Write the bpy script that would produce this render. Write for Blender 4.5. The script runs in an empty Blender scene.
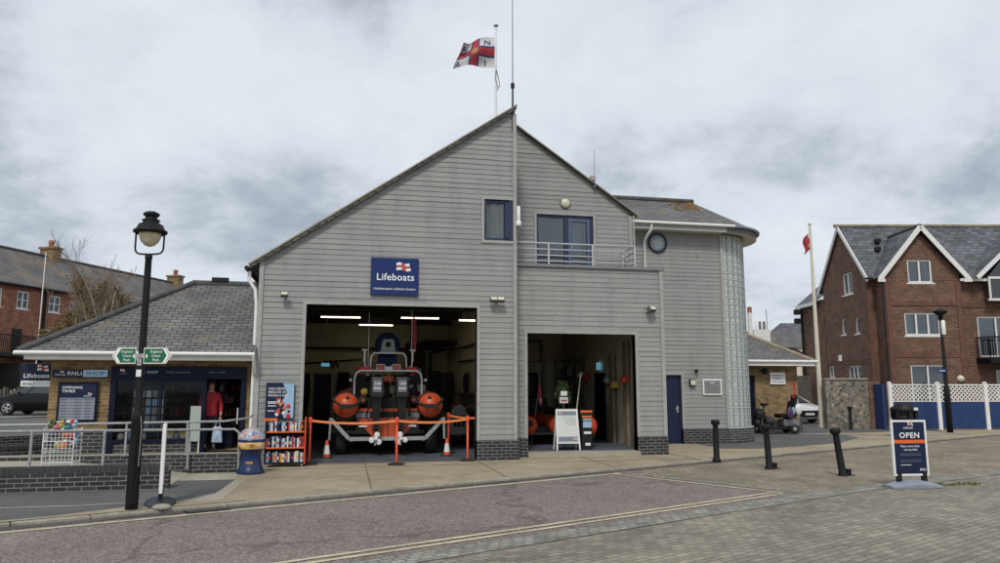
import bpy, bmesh, math, random
from mathutils import Vector, Matrix
R = math.radians
random.seed(7)
C = bpy.context.scene.collection
YAW = R(11.7)
CAM = (0.813, -17.67, 1.7)

def CW(X, Y):
    """point given to the right of / ahead of the photographer -> world"""
    return (CAM[0] + X*math.cos(YAW) + Y*math.sin(YAW), CAM[1] - X*math.sin(YAW) + Y*math.cos(YAW))

# ---------------------------------------------------------------- materials
MATS = {}
def new_mat(name):
    m = bpy.data.materials.new(name); m.use_nodes = True
    nt = m.node_tree; b = nt.nodes['Principled BSDF']
    MATS[name] = m
    return m, nt, b
def N(nt, t, **kw):
    n = nt.nodes.new(t)
    for k, v in kw.items():
        if k.startswith('i_'):
            key = k[2:].replace('_', ' ')
            n.inputs[key].default_value = v
        else: setattr(n, k, v)
    return n
def ramp(nt, src, stops):
    r = nt.nodes.new('ShaderNodeValToRGB'); e = r.color_ramp.elements
    while len(e) < len(stops): e.new(0.5)
    for i, (p, c) in enumerate(stops):
        e[i].position = p; e[i].color = (c[0], c[1], c[2], 1) if not isinstance(c, (int, float)) else (c, c, c, 1)
    nt.links.new(src, r.inputs[0]); return r.outputs[0]
def mixc(nt, f, a, b, mode='MIX'):
    m = nt.nodes.new('ShaderNodeMix'); m.data_type = 'RGBA'; m.blend_type = mode
    for idx, v in ((0, f), (6, a), (7, b)):
        if hasattr(v, 'is_linked') or hasattr(v, 'links'): nt.links.new(v, m.inputs[idx])
        elif isinstance(v, (int, float)): m.inputs[idx].default_value = v if idx == 0 else (v, v, v, 1)
        else: m.inputs[idx].default_value = (v[0], v[1], v[2], 1)
    return m.outputs[2]
def coords(nt, kind='UV', scale=(1, 1, 1)):
    t = nt.nodes.new('ShaderNodeTexCoord'); mp = nt.nodes.new('ShaderNodeMapping')
    mp.inputs['Scale'].default_value = scale
    nt.links.new(t.outputs[kind], mp.inputs['Vector']); return mp.outputs[0]
def noise(nt, vec, scale, detail=4, rough=.55, dist=0):
    n = N(nt, 'ShaderNodeTexNoise'); n.inputs['Scale'].default_value = scale
    n.inputs['Detail'].default_value = detail; n.inputs['Roughness'].default_value = rough
    n.inputs['Distortion'].default_value = dist
    nt.links.new(vec, n.inputs['Vector']); return n.outputs[0]
def bump(nt, b, h, strength, dist=.02):
    n = N(nt, 'ShaderNodeBump'); n.inputs['Strength'].default_value = strength; n.inputs['Distance'].default_value = dist
    nt.links.new(h, n.inputs['Height']); nt.links.new(n.outputs[0], b.inputs['Normal'])

def plain(name, col, rough=.5, metal=0, var=.12, scale=6, emit=None, es=1, spec=.5):
    m, nt, b = new_mat(name)
    v = coords(nt, 'Object'); n = noise(nt, v, scale, 5)
    d = tuple(c*(1-var) for c in col); l = tuple(min(1, c*(1+var)) for c in col)
    c = ramp(nt, n, [(.3, d), (.7, l)])
    nt.links.new(c, b.inputs['Base Color'])
    b.inputs['Roughness'].default_value = rough; b.inputs['Metallic'].default_value = metal
    b.inputs['Specular IOR Level'].default_value = spec
    if emit:
        b.inputs['Emission Color'].default_value = (*emit, 1); b.inputs['Emission Strength'].default_value = es
    return m

def brick(name, c1, c2, mortar, w=.225, h=.075, ms=.010, rough=.85, off=.5, var=.35, bs=.5, grime=.25, extra=None, vs=2.2, kind='UV'):
    m, nt, b = new_mat(name)
    v = coords(nt, kind)
    t = N(nt, 'ShaderNodeTexBrick'); t.offset = off
    t.inputs['Scale'].default_value = 1; t.inputs['Brick Width'].default_value = w; t.inputs['Row Height'].default_value = h
    t.inputs['Mortar Size'].default_value = ms; t.inputs['Mortar Smooth'].default_value = .3; t.inputs['Bias'].default_value = 0
    t.inputs['Color1'].default_value = (*c1, 1); t.inputs['Color2'].default_value = (*c2, 1); t.inputs['Mortar'].default_value = (*mortar, 1)
    nt.links.new(v, t.inputs['Vector'])
    n1 = noise(nt, v, vs, 5, .6); n2 = noise(nt, v, 35, 3, .6)
    c = mixc(nt, 1, t.outputs[0], ramp(nt, n1, [(.3, 1-var), (.7, 1+var*.4)]), 'MULTIPLY')
    c = mixc(nt, 1, c, ramp(nt, n2, [(.3, 1-grime), (.7, 1.08)]), 'MULTIPLY')
    if extra:
        n3 = noise(nt, v, extra[1], 5, .65, .4)
        c = mixc(nt, ramp(nt, n3, [(extra[2], 0), (extra[2]+.12, extra[3])]), c, extra[0])
    nt.links.new(c, b.inputs['Base Color']); b.inputs['Roughness'].default_value = rough
    inv = N(nt, 'ShaderNodeMath', operation='SUBTRACT'); inv.inputs[0].default_value = 1
    nt.links.new(t.outputs['Fac'], inv.inputs[1])
    ad = N(nt, 'ShaderNodeMath', operation='ADD'); nt.links.new(inv.outputs[0], ad.inputs[0])
    ml = N(nt, 'ShaderNodeMath', operation='MULTIPLY'); ml.inputs[1].default_value = .35
    nt.links.new(n2, ml.inputs[0]); nt.links.new(ml.outputs[0], ad.inputs[1])
    bump(nt, b, ad.outputs[0], bs, .008)
    return m

# painted weatherboard: per board tone, streaks, knots
def mat_cladding(nm, k):
    m, nt, b = new_mat(nm)
    v = coords(nt, 'UV')
    v2 = coords(nt, 'UV', (.6, 9, 1)); n1 = noise(nt, v2, 2.5, 6, .65)
    v3 = coords(nt, 'UV', (2.2, .35, 1)); n2 = noise(nt, v3, 1.3, 5, .6)
    n3 = noise(nt, v, 60, 3)
    c = mixc(nt, 1, (.288*k, .288*k, .280*k), ramp(nt, n1, [(.3, .88), (.7, 1.08)]), 'MULTIPLY')
    c = mixc(nt, 1, c, ramp(nt, n2, [(.28, (.86, .865, .86)), (.5, (1, 1, 1)), (.75, (1.06, 1.05, 1.03))]), 'MULTIPLY')
    nk = noise(nt, v, 4.3, 2, .5)
    c = mixc(nt, ramp(nt, nk, [(.735, 0), (.76, .55)]), c, (.12, .118, .11))
    nt.links.new(c, b.inputs['Base Color']); b.inputs['Roughness'].default_value = .72
    bump(nt, b, n3, .15, .003)
for nm_, k_ in (('grey_weatherboard', 1), ('grey_weatherboard_faded', 1.045), ('grey_weatherboard_dull', .96)): mat_cladding(nm_, k_)
brick('dark_engineering_brick', (.013, .014, .018), (.035, .037, .042), (.27, .255, .23), rough=.6, ms=.0075)
brick('tan_brick', (.19, .105, .035), (.36, .225, .095), (.33, .27, .18))
brick('red_brick', (.27, .072, .032), (.45, .145, .070), (.40, .32, .26), var=.45, ms=.010, w=.3, h=.1)
brick('brown_brick', (.095, .036, .018), (.205, .078, .036), (.25, .20, .16), var=.4, ms=.012, h=.085, w=.24)
brick('orange_brick', (.13, .045, .026), (.18, .065, .036), (.18, .14, .12), var=.3, ms=.009)
brick('slate_tiles', (.125, .127, .128), (.195, .195, .188), (.022, .022, .022), w=.25, h=.13, ms=.011, rough=.65, var=.4, bs=1, extra=((.20, .155, .09), 1.9, .54, .5), vs=1.4)
brick('slate_tiles_far', (.11, .105, .105), (.165, .155, .15), (.05, .05, .05), w=.3, h=.22, ms=.012, rough=.7, var=.4, extra=((.23, .16, .085), .5, .5, .55), vs=.7)
brick('slate_tiles_blue', (.07, .075, .088), (.17, .175, .195), (.03, .03, .035), w=.35, h=.22, ms=.016, rough=.6, var=.35, vs=.8)
brick('block_paving_near', (.235, .207, .162), (.365, .322, .255), (.140, .122, .094), w=.21, h=.105, ms=.009, rough=.85, var=.34, grime=.3, vs=.75, bs=.35, extra=((.10, .095, .085), .9, .60, .5))
brick('block_paving_far', (.230, .192, .138), (.33, .278, .205), (.14, .118, .085), w=.21, h=.105, ms=.009, rough=.85, var=.38, grime=.2, vs=.9, bs=.3, extra=((.12, .105, .085), .6, .60, .5))
brick('granite_setts', (.26, .25, .215), (.40, .385, .335), (.17, .16, .13), w=.17, h=.10, ms=.014, rough=.85, var=.45, vs=2.5, bs=.9)

def ground_mat(name, base, spk, kind='Object', sc=60, patches=.25, pscale=.45, cracks=0, rough=.9, tint=None, bs=.25):
    m, nt, b = new_mat(name)
    v = coords(nt, kind)
    f = noise(nt, v, sc, 2, .7); f2 = noise(nt, v, sc*.33, 2, .6); g = noise(nt, v, pscale, 6, .6, .3); g2 = noise(nt, v, pscale*5.3, 5, .6)
    c = ramp(nt, f, [(.32, tuple(x*(1-spk) for x in base)), (.5, base), (.70, tuple(min(1, x*(1+spk*1.6)) for x in base))])
    c = mixc(nt, 1, c, ramp(nt, f2, [(.3, 1-spk*.4), (.7, 1+spk*.3)]), 'MULTIPLY')
    c = mixc(nt, 1, c, ramp(nt, g, [(.3, 1-patches), (.68, 1+patches*.5)]), 'MULTIPLY')
    c = mixc(nt, 1, c, ramp(nt, g2, [(.35, 1-patches*.6), (.6, 1.03)]), 'MULTIPLY')
    if tint:
        c = mixc(nt, ramp(nt, noise(nt, v, tint[1], 6, .7, .6), [(tint[2], 0), (tint[2]+.1, tint[3])]), c, tint[0])
    if cracks:
        vo = N(nt, 'ShaderNodeTexVoronoi', feature='DISTANCE_TO_EDGE'); vo.inputs['Scale'].default_value = cracks
        vv = N(nt, 'ShaderNodeVectorMath', operation='ADD'); nn = N(nt, 'ShaderNodeTexNoise'); nn.inputs['Scale'].default_value = 2
        nt.links.new(v, nn.inputs['Vector']); nt.links.new(v, vv.inputs[0]); nt.links.new(nn.outputs['Color'], vv.inputs[1])
        nt.links.new(vv.outputs[0], vo.inputs['Vector'])
        c = mixc(nt, ramp(nt, vo.outputs[0], [(.004, .55), (.012, 0)]), c, tuple(x*.35 for x in base))
    nt.links.new(c, b.inputs['Base Color']); b.inputs['Roughness'].default_value = rough
    bump(nt, b, f, bs, .006)
ground_mat('road_tarmac', (.195, .160, .141), .55, sc=38, patches=.16, pscale=.35, cracks=.16, bs=.4)
ground_mat('grey_tarmac', (.105, .106, .103), .3, sc=45, patches=.25, pscale=.5)
ground_mat('concrete_apron', (.35, .29, .195), .10, sc=50, patches=.28, pscale=.55, tint=((.15, .13, .10), 1.3, .58, .35))
ground_mat('concrete_pale', (.36, .325, .26), .10, sc=50, patches=.2, pscale=.8)
ground_mat('kerb_stone', (.36, .325, .265), .15, sc=40, patches=.3, pscale=1.6, tint=((.12, .11, .09), 2.3, .56, .5))
ground_mat('gutter_dirt', (.10, .092, .078), .3, sc=40, patches=.4, pscale=1.2)
ground_mat('worn_yellow_paint', (.58, .52, .36), .18, sc=45, patches=.3, pscale=1.2, tint=((.20, .165, .14), 9, .57, .8))
ground_mat('worn_white_paint', (.55, .54, .50), .2, sc=30, patches=.3, pscale=1.2, tint=((.16, .15, .14), 3, .5, .7))
ground_mat('garage_floor', (.10, .12, .145), .15, sc=20, patches=.35, pscale=1.1, rough=.55)
ground_mat('ground_base', (.16, .14, .115), .2, sc=10, patches=.3, pscale=.1)

def flint():
    m, nt, b = new_mat('flint_stone')
    v = coords(nt, 'UV'); vo = N(nt, 'ShaderNodeTexVoronoi'); vo.inputs['Scale'].default_value = 8; vo.inputs['Randomness'].default_value = 1
    nt.links.new(v, vo.inputs['Vector'])
    sep = N(nt, 'ShaderNodeSeparateColor'); nt.links.new(vo.outputs['Color'], sep.inputs[0])
    c = ramp(nt, sep.outputs[0], [(0, (.05, .048, .042)), (.5, (.17, .155, .125)), (1, (.40, .36, .29))])
    c = mixc(nt, ramp(nt, vo.outputs['Distance'], [(.35, 0), (.6, .8)]), c, (.22, .19, .15))
    c = mixc(nt, 1, c, ramp(nt, noise(nt, v, .8, 5), [(.3, .7), (.7, 1.1)]), 'MULTIPLY')
    nt.links.new(c, b.inputs['Base Color']); b.inputs['Roughness'].default_value = .8
    bump(nt, b, vo.outputs['Distance'], -.8, .03)
flint()

def glass(name, tint=(.9, .95, 1), refl=.35):
    m, nt, b = new_mat(name); nt.nodes.remove(b)
    out = nt.nodes['Material Output']
    tr = N(nt, 'ShaderNodeBsdfTransparent'); tr.inputs[0].default_value = (*tint, 1)
    gl = N(nt, 'ShaderNodeBsdfGlossy'); gl.inputs['Roughness'].default_value = .03; gl.inputs[0].default_value = (.9, .95, 1, 1)
    fr = N(nt, 'ShaderNodeFresnel'); fr.inputs[0].default_value = 1.5
    ad = N(nt, 'ShaderNodeMath', operation='ADD', use_clamp=True); ad.inputs[1].default_value = refl-.03
    nt.links.new(fr.outputs[0], ad.inputs[0])
    mx = N(nt, 'ShaderNodeMixShader'); nt.links.new(ad.outputs[0], mx.inputs[0]); nt.links.new(tr.outputs[0], mx.inputs[1]); nt.links.new(gl.outputs[0], mx.inputs[2])
    nt.links.new(mx.outputs[0], out.inputs[0])
glass('clear_glass', (.93, .94, .95), .0)
glass('house_glass', (.60, .64, .68), .10)

plain('grey_trim', (.34, .335, .325), .6)
plain('dark_grey_paint', (.10, .10, .10), .6)
plain('white_paint', (.74, .73, .70), .5, var=.06)
plain('cream_paint', (.62, .58, .47), .6, var=.08)
plain('glazing_dark', (.26, .29, .28), .5)
plain('white_plastic', (.75, .75, .73), .35, var=.04)
plain('navy_paint', (.004, .007, .022), .5, var=.1, spec=.2)
plain('navy_sign', (.009, .017, .050), .4, var=.05, spec=.3)
plain('sign_blue', (.010, .027, .125), .4, var=.06, spec=.3)
plain('light_blue_sign', (.36, .56, .75), .4, var=.04)
plain('blue_frame', (.018, .030, .075), .4, var=.12)
plain('blue_frame_light', (.07, .10, .17), .4, var=.12)
plain('fence_blue', (.010, .036, .13), .55, var=.25, scale=3)
plain('white_letter', (.82, .82, .82), .5, var=.02)
plain('white_marking', (.75, .75, .75), .5, var=.02)
plain('green_sign', (.005, .13, .055), .4, var=.06)
plain('belt_orange', (.80, .24, .07), .5, var=.08)
plain('orange', (.72, .13, .02), .45, var=.12)
plain('boat_orange', (.50, .070, .018), .42, var=.15)
plain('orange_red', (.62, .07, .025), .4, var=.12)
plain('red', (.50, .02, .025), .55, var=.15)
plain('flag_red', (.36, .03, .045), .7, var=.1)
plain('flag_blue', (.02, .03, .12), .7, var=.1)
plain('flag_white', (.50, .50, .51), .7, var=.06)
plain('gold', (.36, .20, .07), .6, var=.1)
plain('black_iron', (.007, .007, .008), .55, var=.3, spec=.25)
plain('black_plastic', (.011, .011, .012), .55, var=.2, spec=.3)
plain('black_rubber', (.014, .014, .014), .75, var=.2)
plain('car_black', (.006, .006, .007), .15, var=.1, spec=.3)
plain('car_white', (.72, .73, .74), .2, var=.03)
plain('alloy', (.6, .61, .63), .3, .7, var=.1)
plain('galvanised', (.33, .335, .34), .5, .1, var=.2, scale=14)
plain('rail_grey', (.48, .485, .49), .5)
plain('tube_white', (.78, .78, .76), .35, var=.08)
plain('outboard_grey', (.012, .014, .018), .25, var=.15)
plain('outboard_panel', (.16, .17, .19), .35, var=.1)
plain('base_dark', (.030, .038, .055), .55, var=.2)
plain('base_grey', (.22, .25, .29), .5, var=.15)
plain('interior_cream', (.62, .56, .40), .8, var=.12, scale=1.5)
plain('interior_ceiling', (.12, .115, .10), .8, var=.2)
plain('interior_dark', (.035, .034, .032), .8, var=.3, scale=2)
plain('interior_wood', (.24, .19, .13), .7, var=.2)
plain('strip_light', (.8, .8, .7), .5, emit=(1, .93, .66), es=4.5)
plain('exit_light', (.05, .2, .3), .5, emit=(.15, .42, .60), es=.45)
plain('lamp_glass', (.60, .54, .36), .10, var=.15)
plain('lamp_cream', (.60, .58, .44), .3, var=.06)
plain('skin', (.45, .27, .2), .6)
plain('hair_brown', (.03, .018, .012), .7)
plain('jacket_red', (.36, .010, .018), .65, var=.2)
plain('trousers_dark', (.015, .016, .025), .8)
plain('bag_pattern', (.38, .46, .58), .6, var=.5, scale=28)
plain('bag_white', (.70, .70, .68), .5, var=.1)
plain('coping_brick', (.034, .036, .040), .7, var=.3, scale=9)
plain('ridge_tile', (.12, .085, .065), .8, var=.35, scale=3)
plain('ridge_dark', (.07, .07, .07), .8, var=.35, scale=3)
plain('verge_tan', (.26, .22, .16), .8, var=.3, scale=3)
plain('lichen', (.42, .20, .04), .9, var=.4, scale=9)
plain('terracotta', (.30, .12, .06), .85, var=.25)
plain('curtain_white', (.55, .57, .56), .8, var=.12, scale=4)
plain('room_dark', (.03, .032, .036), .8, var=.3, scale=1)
plain('bark_pale', (.60, .56, .48), .8, var=.45, scale=9)
plain('twig_brown', (.19, .14, .10), .85, var=.3)
plain('leaf_green', (.10, .12, .03), .8, var=.4, scale=3)
plain('leaf_olive', (.15, .11, .035), .8, var=.4, scale=3)
plain('weed_green', (.10, .13, .02), .85, var=.5, scale=20)
plain('kelp_green', (.035, .10, .02), .7, var=.4)
plain('cover_blue', (.008, .018, .075), .8, var=.2)
plain('radar_grey', (.32, .33, .34), .5)
plain('yellow', (.50, .36, .06), .5)
plain('yellow_rope', (.60, .42, .08), .6)
plain('purple', (.07, .025, .08), .6)
plain('round_pane', (.42, .47, .50), .15, var=.1, scale=2)
plain('notice_green', (.36, .42, .38), .3, var=.05)
plain('whiteboard', (.60, .62, .58), .3, var=.04)
plain('steel_plate', (.23, .235, .24), .4, .4)
plain('fence_timber', (.10, .085, .075), .8, var=.3, scale=4)
plain('litter_blue', (.008, .020, .085), .3, var=.15)
plain('plate_dark', (.09, .085, .08), .6)
plain('car_glass', (.05, .055, .06), .05, var=.05)
plain('stucco_white', (.62, .62, .6), .8, var=.1)
plain('text_grey', (.17, .19, .24), .5)
plain('pink', (.42, .13, .2), .5)
plain('teal', (.03, .17, .18), .5)
plain('pale_blue', (.30, .46, .62), .5)

def glassblock():
    m, nt, b = new_mat('glass_block')
    v = coords(nt, 'UV'); n = noise(nt, v, 5.3, 2, .5)
    w = N(nt, 'ShaderNodeTexWave'); w.inputs['Scale'].default_value = 5.2; w.inputs['Distortion'].default_value = .8; nt.links.new(v, w.inputs['Vector'])
    c = mixc(nt, ramp(nt, w.outputs[1], [(.2, 0), (.8, .25)]), (.56, .62, .59), (.80, .84, .81))
    c = mixc(nt, 1, c, ramp(nt, n, [(.3, .8), (.7, 1.12)]), 'MULTIPLY')
    nt.links.new(c, b.inputs['Base Color']); b.inputs['Roughness'].default_value = .14
    b.inputs['Transmission Weight'].default_value = .25
    bump(nt, b, n, .4, .02)
glassblock()

def globe():      # printed dome of the bin
    m, nt, b = new_mat('dome_print')
    v = coords(nt, 'Object'); vo = N(nt, 'ShaderNodeTexVoronoi'); vo.inputs['Scale'].default_value = 16
    nt.links.new(v, vo.inputs['Vector']); s = N(nt, 'ShaderNodeSeparateColor'); nt.links.new(vo.outputs['Color'], s.inputs[0])
    c = ramp(nt, s.outputs[0], [(0, (.12, .13, .17)), (.3, (.45, .47, .5)), (.55, (.55, .22, .15)), (.7, (.5, .52, .55)), (1, (.12, .2, .35))])
    nt.links.new(c, b.inputs['Base Color']); b.inputs['Roughness'].default_value = .3
globe()
def goods():
    m, nt, b = new_mat('bin_goods')
    v = coords(nt, 'Object'); n = noise(nt, v, 9, 3)
    c = ramp(nt, n, [(.3, (.12, .06, .02)), (.45, (.6, .35, .08)), (.6, (.65, .5, .3)), (.75, (.5, .12, .05))])
    nt.links.new(c, b.inputs['Base Color'])
goods()

# ---------------------------------------------------------------- mesh builder
def clip(poly, axis, val, keep_greater):
    out = []
    for i in range(len(poly)):
        a, b = poly[i], poly[(i+1) % len(poly)]
        ina = a[axis] >= val-1e-9 if keep_greater else a[axis] <= val+1e-9
        inb = b[axis] >= val-1e-9 if keep_greater else b[axis] <= val+1e-9
        if ina: out.append(a)
        if ina != inb:
            t = (val-a[axis])/(b[axis]-a[axis])
            out.append((a[0]+t*(b[0]-a[0]), a[1]+t*(b[1]-a[1])))
    r = []
    for p in out:
        if not r or (abs(p[0]-r[-1][0]) > 1e-6 or abs(p[1]-r[-1][1]) > 1e-6): r.append(p)
    if len(r) > 1 and abs(r[0][0]-r[-1][0]) < 1e-6 and abs(r[0][1]-r[-1][1]) < 1e-6: r.pop()
    return r if len(r) > 2 else []

TEXT_CACHE = {}
def text_geo(s, size, bold=0.0, align='LEFT'):
    k = (s, size, bold, align)
    if k in TEXT_CACHE: return TEXT_CACHE[k]
    cu = bpy.data.curves.new('lettering', 'FONT'); cu.body = s; cu.size = size; cu.offset = bold*size; cu.align_x = align; cu.space_character = 1+bold*6; cu.resolution_u = 3
    o = bpy.data.objects.new('lettering', cu); C.objects.link(o)
    dg = bpy.context.evaluated_depsgraph_get(); me = bpy.data.meshes.new_from_object(o.evaluated_get(dg))
    vs = [v.co.copy() for v in me.vertices]; fs = [tuple(p.vertices) for p in me.polygons]
    bpy.data.objects.remove(o); bpy.data.curves.remove(cu); bpy.data.meshes.remove(me)
    TEXT_CACHE[k] = (vs, fs); return vs, fs

class M:
    def __init__(s, T=None): s.v = []; s.f = []; s.mi = []; s.sm = []; s.T = T; s.cur = 'grey_trim'; s.mats = []
    def mat(s, n): s.cur = n; return s
    def add(s, vs, fs, smooth=False, mat=None):
        m = mat or s.cur
        if m not in s.mats: s.mats.append(m)
        k = s.mats.index(m); o = len(s.v)
        for p in vs:
            p = Vector(p)
            if s.T is not None: p = s.T @ p
            s.v.append(p)
        for f in fs: s.f.append(tuple(o+i for i in f)); s.mi.append(k); s.sm.append(smooth)
        return s
    def box(s, x0, x1, y0, y1, z0, z1, mat=None):
        vs = [(x, y, z) for x in (x0, x1) for y in (y0, y1) for z in (z0, z1)]
        return s.add(vs, [(0, 1, 3, 2), (4, 6, 7, 5), (0, 4, 5, 1), (2, 3, 7, 6), (0, 2, 6, 4), (1, 5, 7, 3)], False, mat)
    def beam(s, a, b, w, h=None, mat=None, up=(0, 0, 1)):
        a, b = Vector(a), Vector(b); d = (b-a).normalized(); h = h or w; up = Vector(up)
        if abs(d.dot(up)) > .98: up = Vector((0, 1, 0))
        x = d.cross(up).normalized(); y = x.cross(d)
        vs = [p + x*sx*w/2 + y*sy*h/2 for p in (a, b) for sx, sy in ((-1, -1), (1, -1), (1, 1), (-1, 1))]
        return s.add(vs, [(3, 2, 1, 0), (4, 5, 6, 7), (0, 1, 5, 4), (1, 2, 6, 5), (2, 3, 7, 6), (3, 0, 4, 7)], False, mat)
    def poly(s, pts, mat=None): return s.add(pts, [tuple(range(len(pts)))], False, mat)
    def prism(s, pts, off, mat=None):
        n = len(pts); off = Vector(off); vs = [Vector(p) for p in pts] + [Vector(p)+off for p in pts]
        fs = [tuple(reversed(range(n))), tuple(range(n, 2*n))] + [(i, (i+1) % n, n+(i+1) % n, n+i) for i in range(n)]
        return s.add(vs, fs, False, mat)
    def tube(s, path, r, n=8, mat=None, cap=True):
        P = [Vector(p) for p in path]; vs = []; rs = r if isinstance(r, (list, tuple)) else [r]*len(P); prev = None
        for i, p in enumerate(P):
            d = ((P[min(i+1, len(P)-1)]-p).normalized() + (p-P[max(i-1, 0)]).normalized())
            d = d.normalized() if d.length > 1e-6 else Vector((0, 0, 1))
            if prev is None: ref = Vector((0, 0, 1)) if abs(d.z) < .9 else Vector((1, 0, 0)); x = d.cross(ref).normalized()
            else: x = (prev - d*prev.dot(d)).normalized()
            prev = x; y = d.cross(x)
            vs += [p + (x*math.cos(2*math.pi*k/n) + y*math.sin(2*math.pi*k/n))*rs[i] for k in range(n)]
        fs = [(i*n+k, i*n+(k+1) % n, (i+1)*n+(k+1) % n, (i+1)*n+k) for i in range(len(P)-1) for k in range(n)]
        s.add(vs, fs, n > 4, mat)
        if cap: s.add(vs[:n], [tuple(reversed(range(n)))], False, mat); s.add(vs[-n:], [tuple(range(n))], False, mat)
        return s
    def lathe(s, prof, c=(0, 0, 0), n=20, mat=None, axis='z', smooth=True, a0=0, a1=360):
        vs = []; full = abs(a1-a0) >= 360; m = n if full else n+1
        for r, z in prof:
            for k in range(m):
                a = R(a0 + (a1-a0)*k/n); p = (r*math.cos(a), r*math.sin(a), z)
                if axis == 'y': p = (p[0], p[2], p[1])
                if axis == 'x': p = (p[2], p[0], p[1])
                vs.append((p[0]+c[0], p[1]+c[1], p[2]+c[2]))
        fs = [(i*m+k, i*m+(k+1) % m, (i+1)*m+(k+1) % m, (i+1)*m+k) for i in range(len(prof)-1) for k in range(n)]
        return s.add(vs, fs, smooth, mat)
    def ball(s, c, r, mat=None, n=14, sc=(1, 1, 1)):
        pr = [(math.sin(math.pi*i/8), -math.cos(math.pi*i/8)) for i in range(9)]; vs = []
        for a, z in pr:
            for k in range(n):
                t = 2*math.pi*k/n; vs.append((c[0]+r*sc[0]*a*math.cos(t), c[1]+r*sc[1]*a*math.sin(t), c[2]+r*sc[2]*z))
        return s.add(vs, [(i*n+k, i*n+(k+1) % n, (i+1)*n+(k+1) % n, (i+1)*n+k) for i in range(8) for k in range(n)], True, mat)
    def text(s, t, x, z, y, size, mat, bold=0., align='LEFT', width=None, fn=None):
        """lettering standing in the x-z plane facing -y, at depth y"""
        vs, fs = text_geo(t, size, bold, align)
        k = 1
        if width:
            w = max(v.x for v in vs)-min(v.x for v in vs); k = width/w
        fn = fn or (lambda a, b: (a, y, b))
        return s.add([fn(x+v.x*k, z+v.y) for v in vs], fs, False, mat)
    def wall(s, poly, holes, fn, mat=None, reveal=.12, bands=None, lip=.012, revmat=None):
        """sheet of outline poly (a,z) with rectangular holes (a0,a1,z0,z1); fn(a,z,d) -> point; bands=(z0,pitch): lapped boards"""
        az = sorted({p[0] for p in poly} | {h[0] for h in holes} | {h[1] for h in holes})
        zz = sorted({p[1] for p in poly} | {h[2] for h in holes} | {h[3] for h in holes})
        if not bands:
            A = sorted({min(p[0] for p in poly), max(p[0] for p in poly)} | {h[0] for h in holes} | {h[1] for h in holes})
            Z = sorted({min(p[1] for p in poly), max(p[1] for p in poly)} | {h[2] for h in holes} | {h[3] for h in holes})
            for a0, a1 in zip(A, A[1:]):
                for z0, z1 in zip(Z, Z[1:]):
                    ca, cz = (a0+a1)/2, (z0+z1)/2
                    if any(h[0] < ca < h[1] and h[2] < cz < h[3] for h in holes): continue
                    q = clip(clip(clip(clip(poly, 0, a0, True), 0, a1, False), 1, z0, True), 1, z1, False)
                    if q: s.poly([fn(a, z, 0) for a, z in q], mat)
        else:
            zb, pitch = bands; zmin = min(p[1] for p in poly); zmax = max(p[1] for p in poly)
            A = sorted({min(p[0] for p in poly), max(p[0] for p in poly)} | {h[0] for h in holes} | {h[1] for h in holes})
            k = math.floor((zmin-zb)/pitch)
            while zb+k*pitch < zmax:
                lo, hi = zb+k*pitch, zb+(k+1)*pitch; k += 1
                sub = sorted({lo, hi} | {h[2] for h in holes if lo < h[2] < hi} | {h[3] for h in holes if lo < h[3] < hi})
                for z0, z1 in zip(sub, sub[1:]):
                    cz = (z0+z1)/2
                    # merge neighbouring columns that are not holes
                    run = None; spans = []
                    for a0, a1 in zip(A, A[1:]):
                        ca = (a0+a1)/2
                        if any(h[0] < ca < h[1] and h[2] < cz < h[3] for h in holes):
                            if run: spans.append(run); run = None
                        else: run = (run[0], a1) if run else (a0, a1)
                    if run: spans.append(run)
                    cuts = []; rj = random.Random(int(lo*1000)+len(poly)*7+int(zmax*10))
                    for a0, a1 in spans:
                        x = a0
                        while a1-x > 2.2:
                            L = rj.uniform(1.1, 4.2)
                            if a1-x-L < .5: break
                            cuts.append((x, x+L-.003)); x += L
                        cuts.append((x, a1))
                    for a0, a1 in cuts:
                        lp = lip*rj.uniform(.75, 1.35); jz = rj.uniform(-.003, .003); bm_ = rj.choice([mat, mat, mat+'_faded', mat+'_dull'])
                        q = clip(clip(clip(clip(poly, 0, a0, True), 0, a1, False), 1, z0, True), 1, z1, False)
                        if not q: continue
                        s.poly([fn(a, z+(jz if abs(z-lo) < 1e-6 else 0), .004+lp*(hi-z)/pitch) for a, z in q], bm_)
                        bot = [p for p in q if abs(p[1]-z0) < 1e-6]
                        if len(bot) >= 2:
                            b0 = min(p[0] for p in bot); b1 = max(p[0] for p in bot); d = .004+lp*(hi-z0)/pitch; zj = z0+(jz if abs(z0-lo) < 1e-6 else 0)
                            s.poly([fn(b0, zj, 0), fn(b1, zj, 0), fn(b1, zj, d), fn(b0, zj, d)], mat)
        for h in holes:
            c = [(h[0], h[2]), (h[1], h[2]), (h[1], h[3]), (h[0], h[3])]
            for i in range(4):
                p, q = c[i], c[(i+1) % 4]
                s.poly([fn(*p, 0), fn(*q, 0), fn(*q, -reveal), fn(*p, -reveal)], revmat or mat)
        return s
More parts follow.
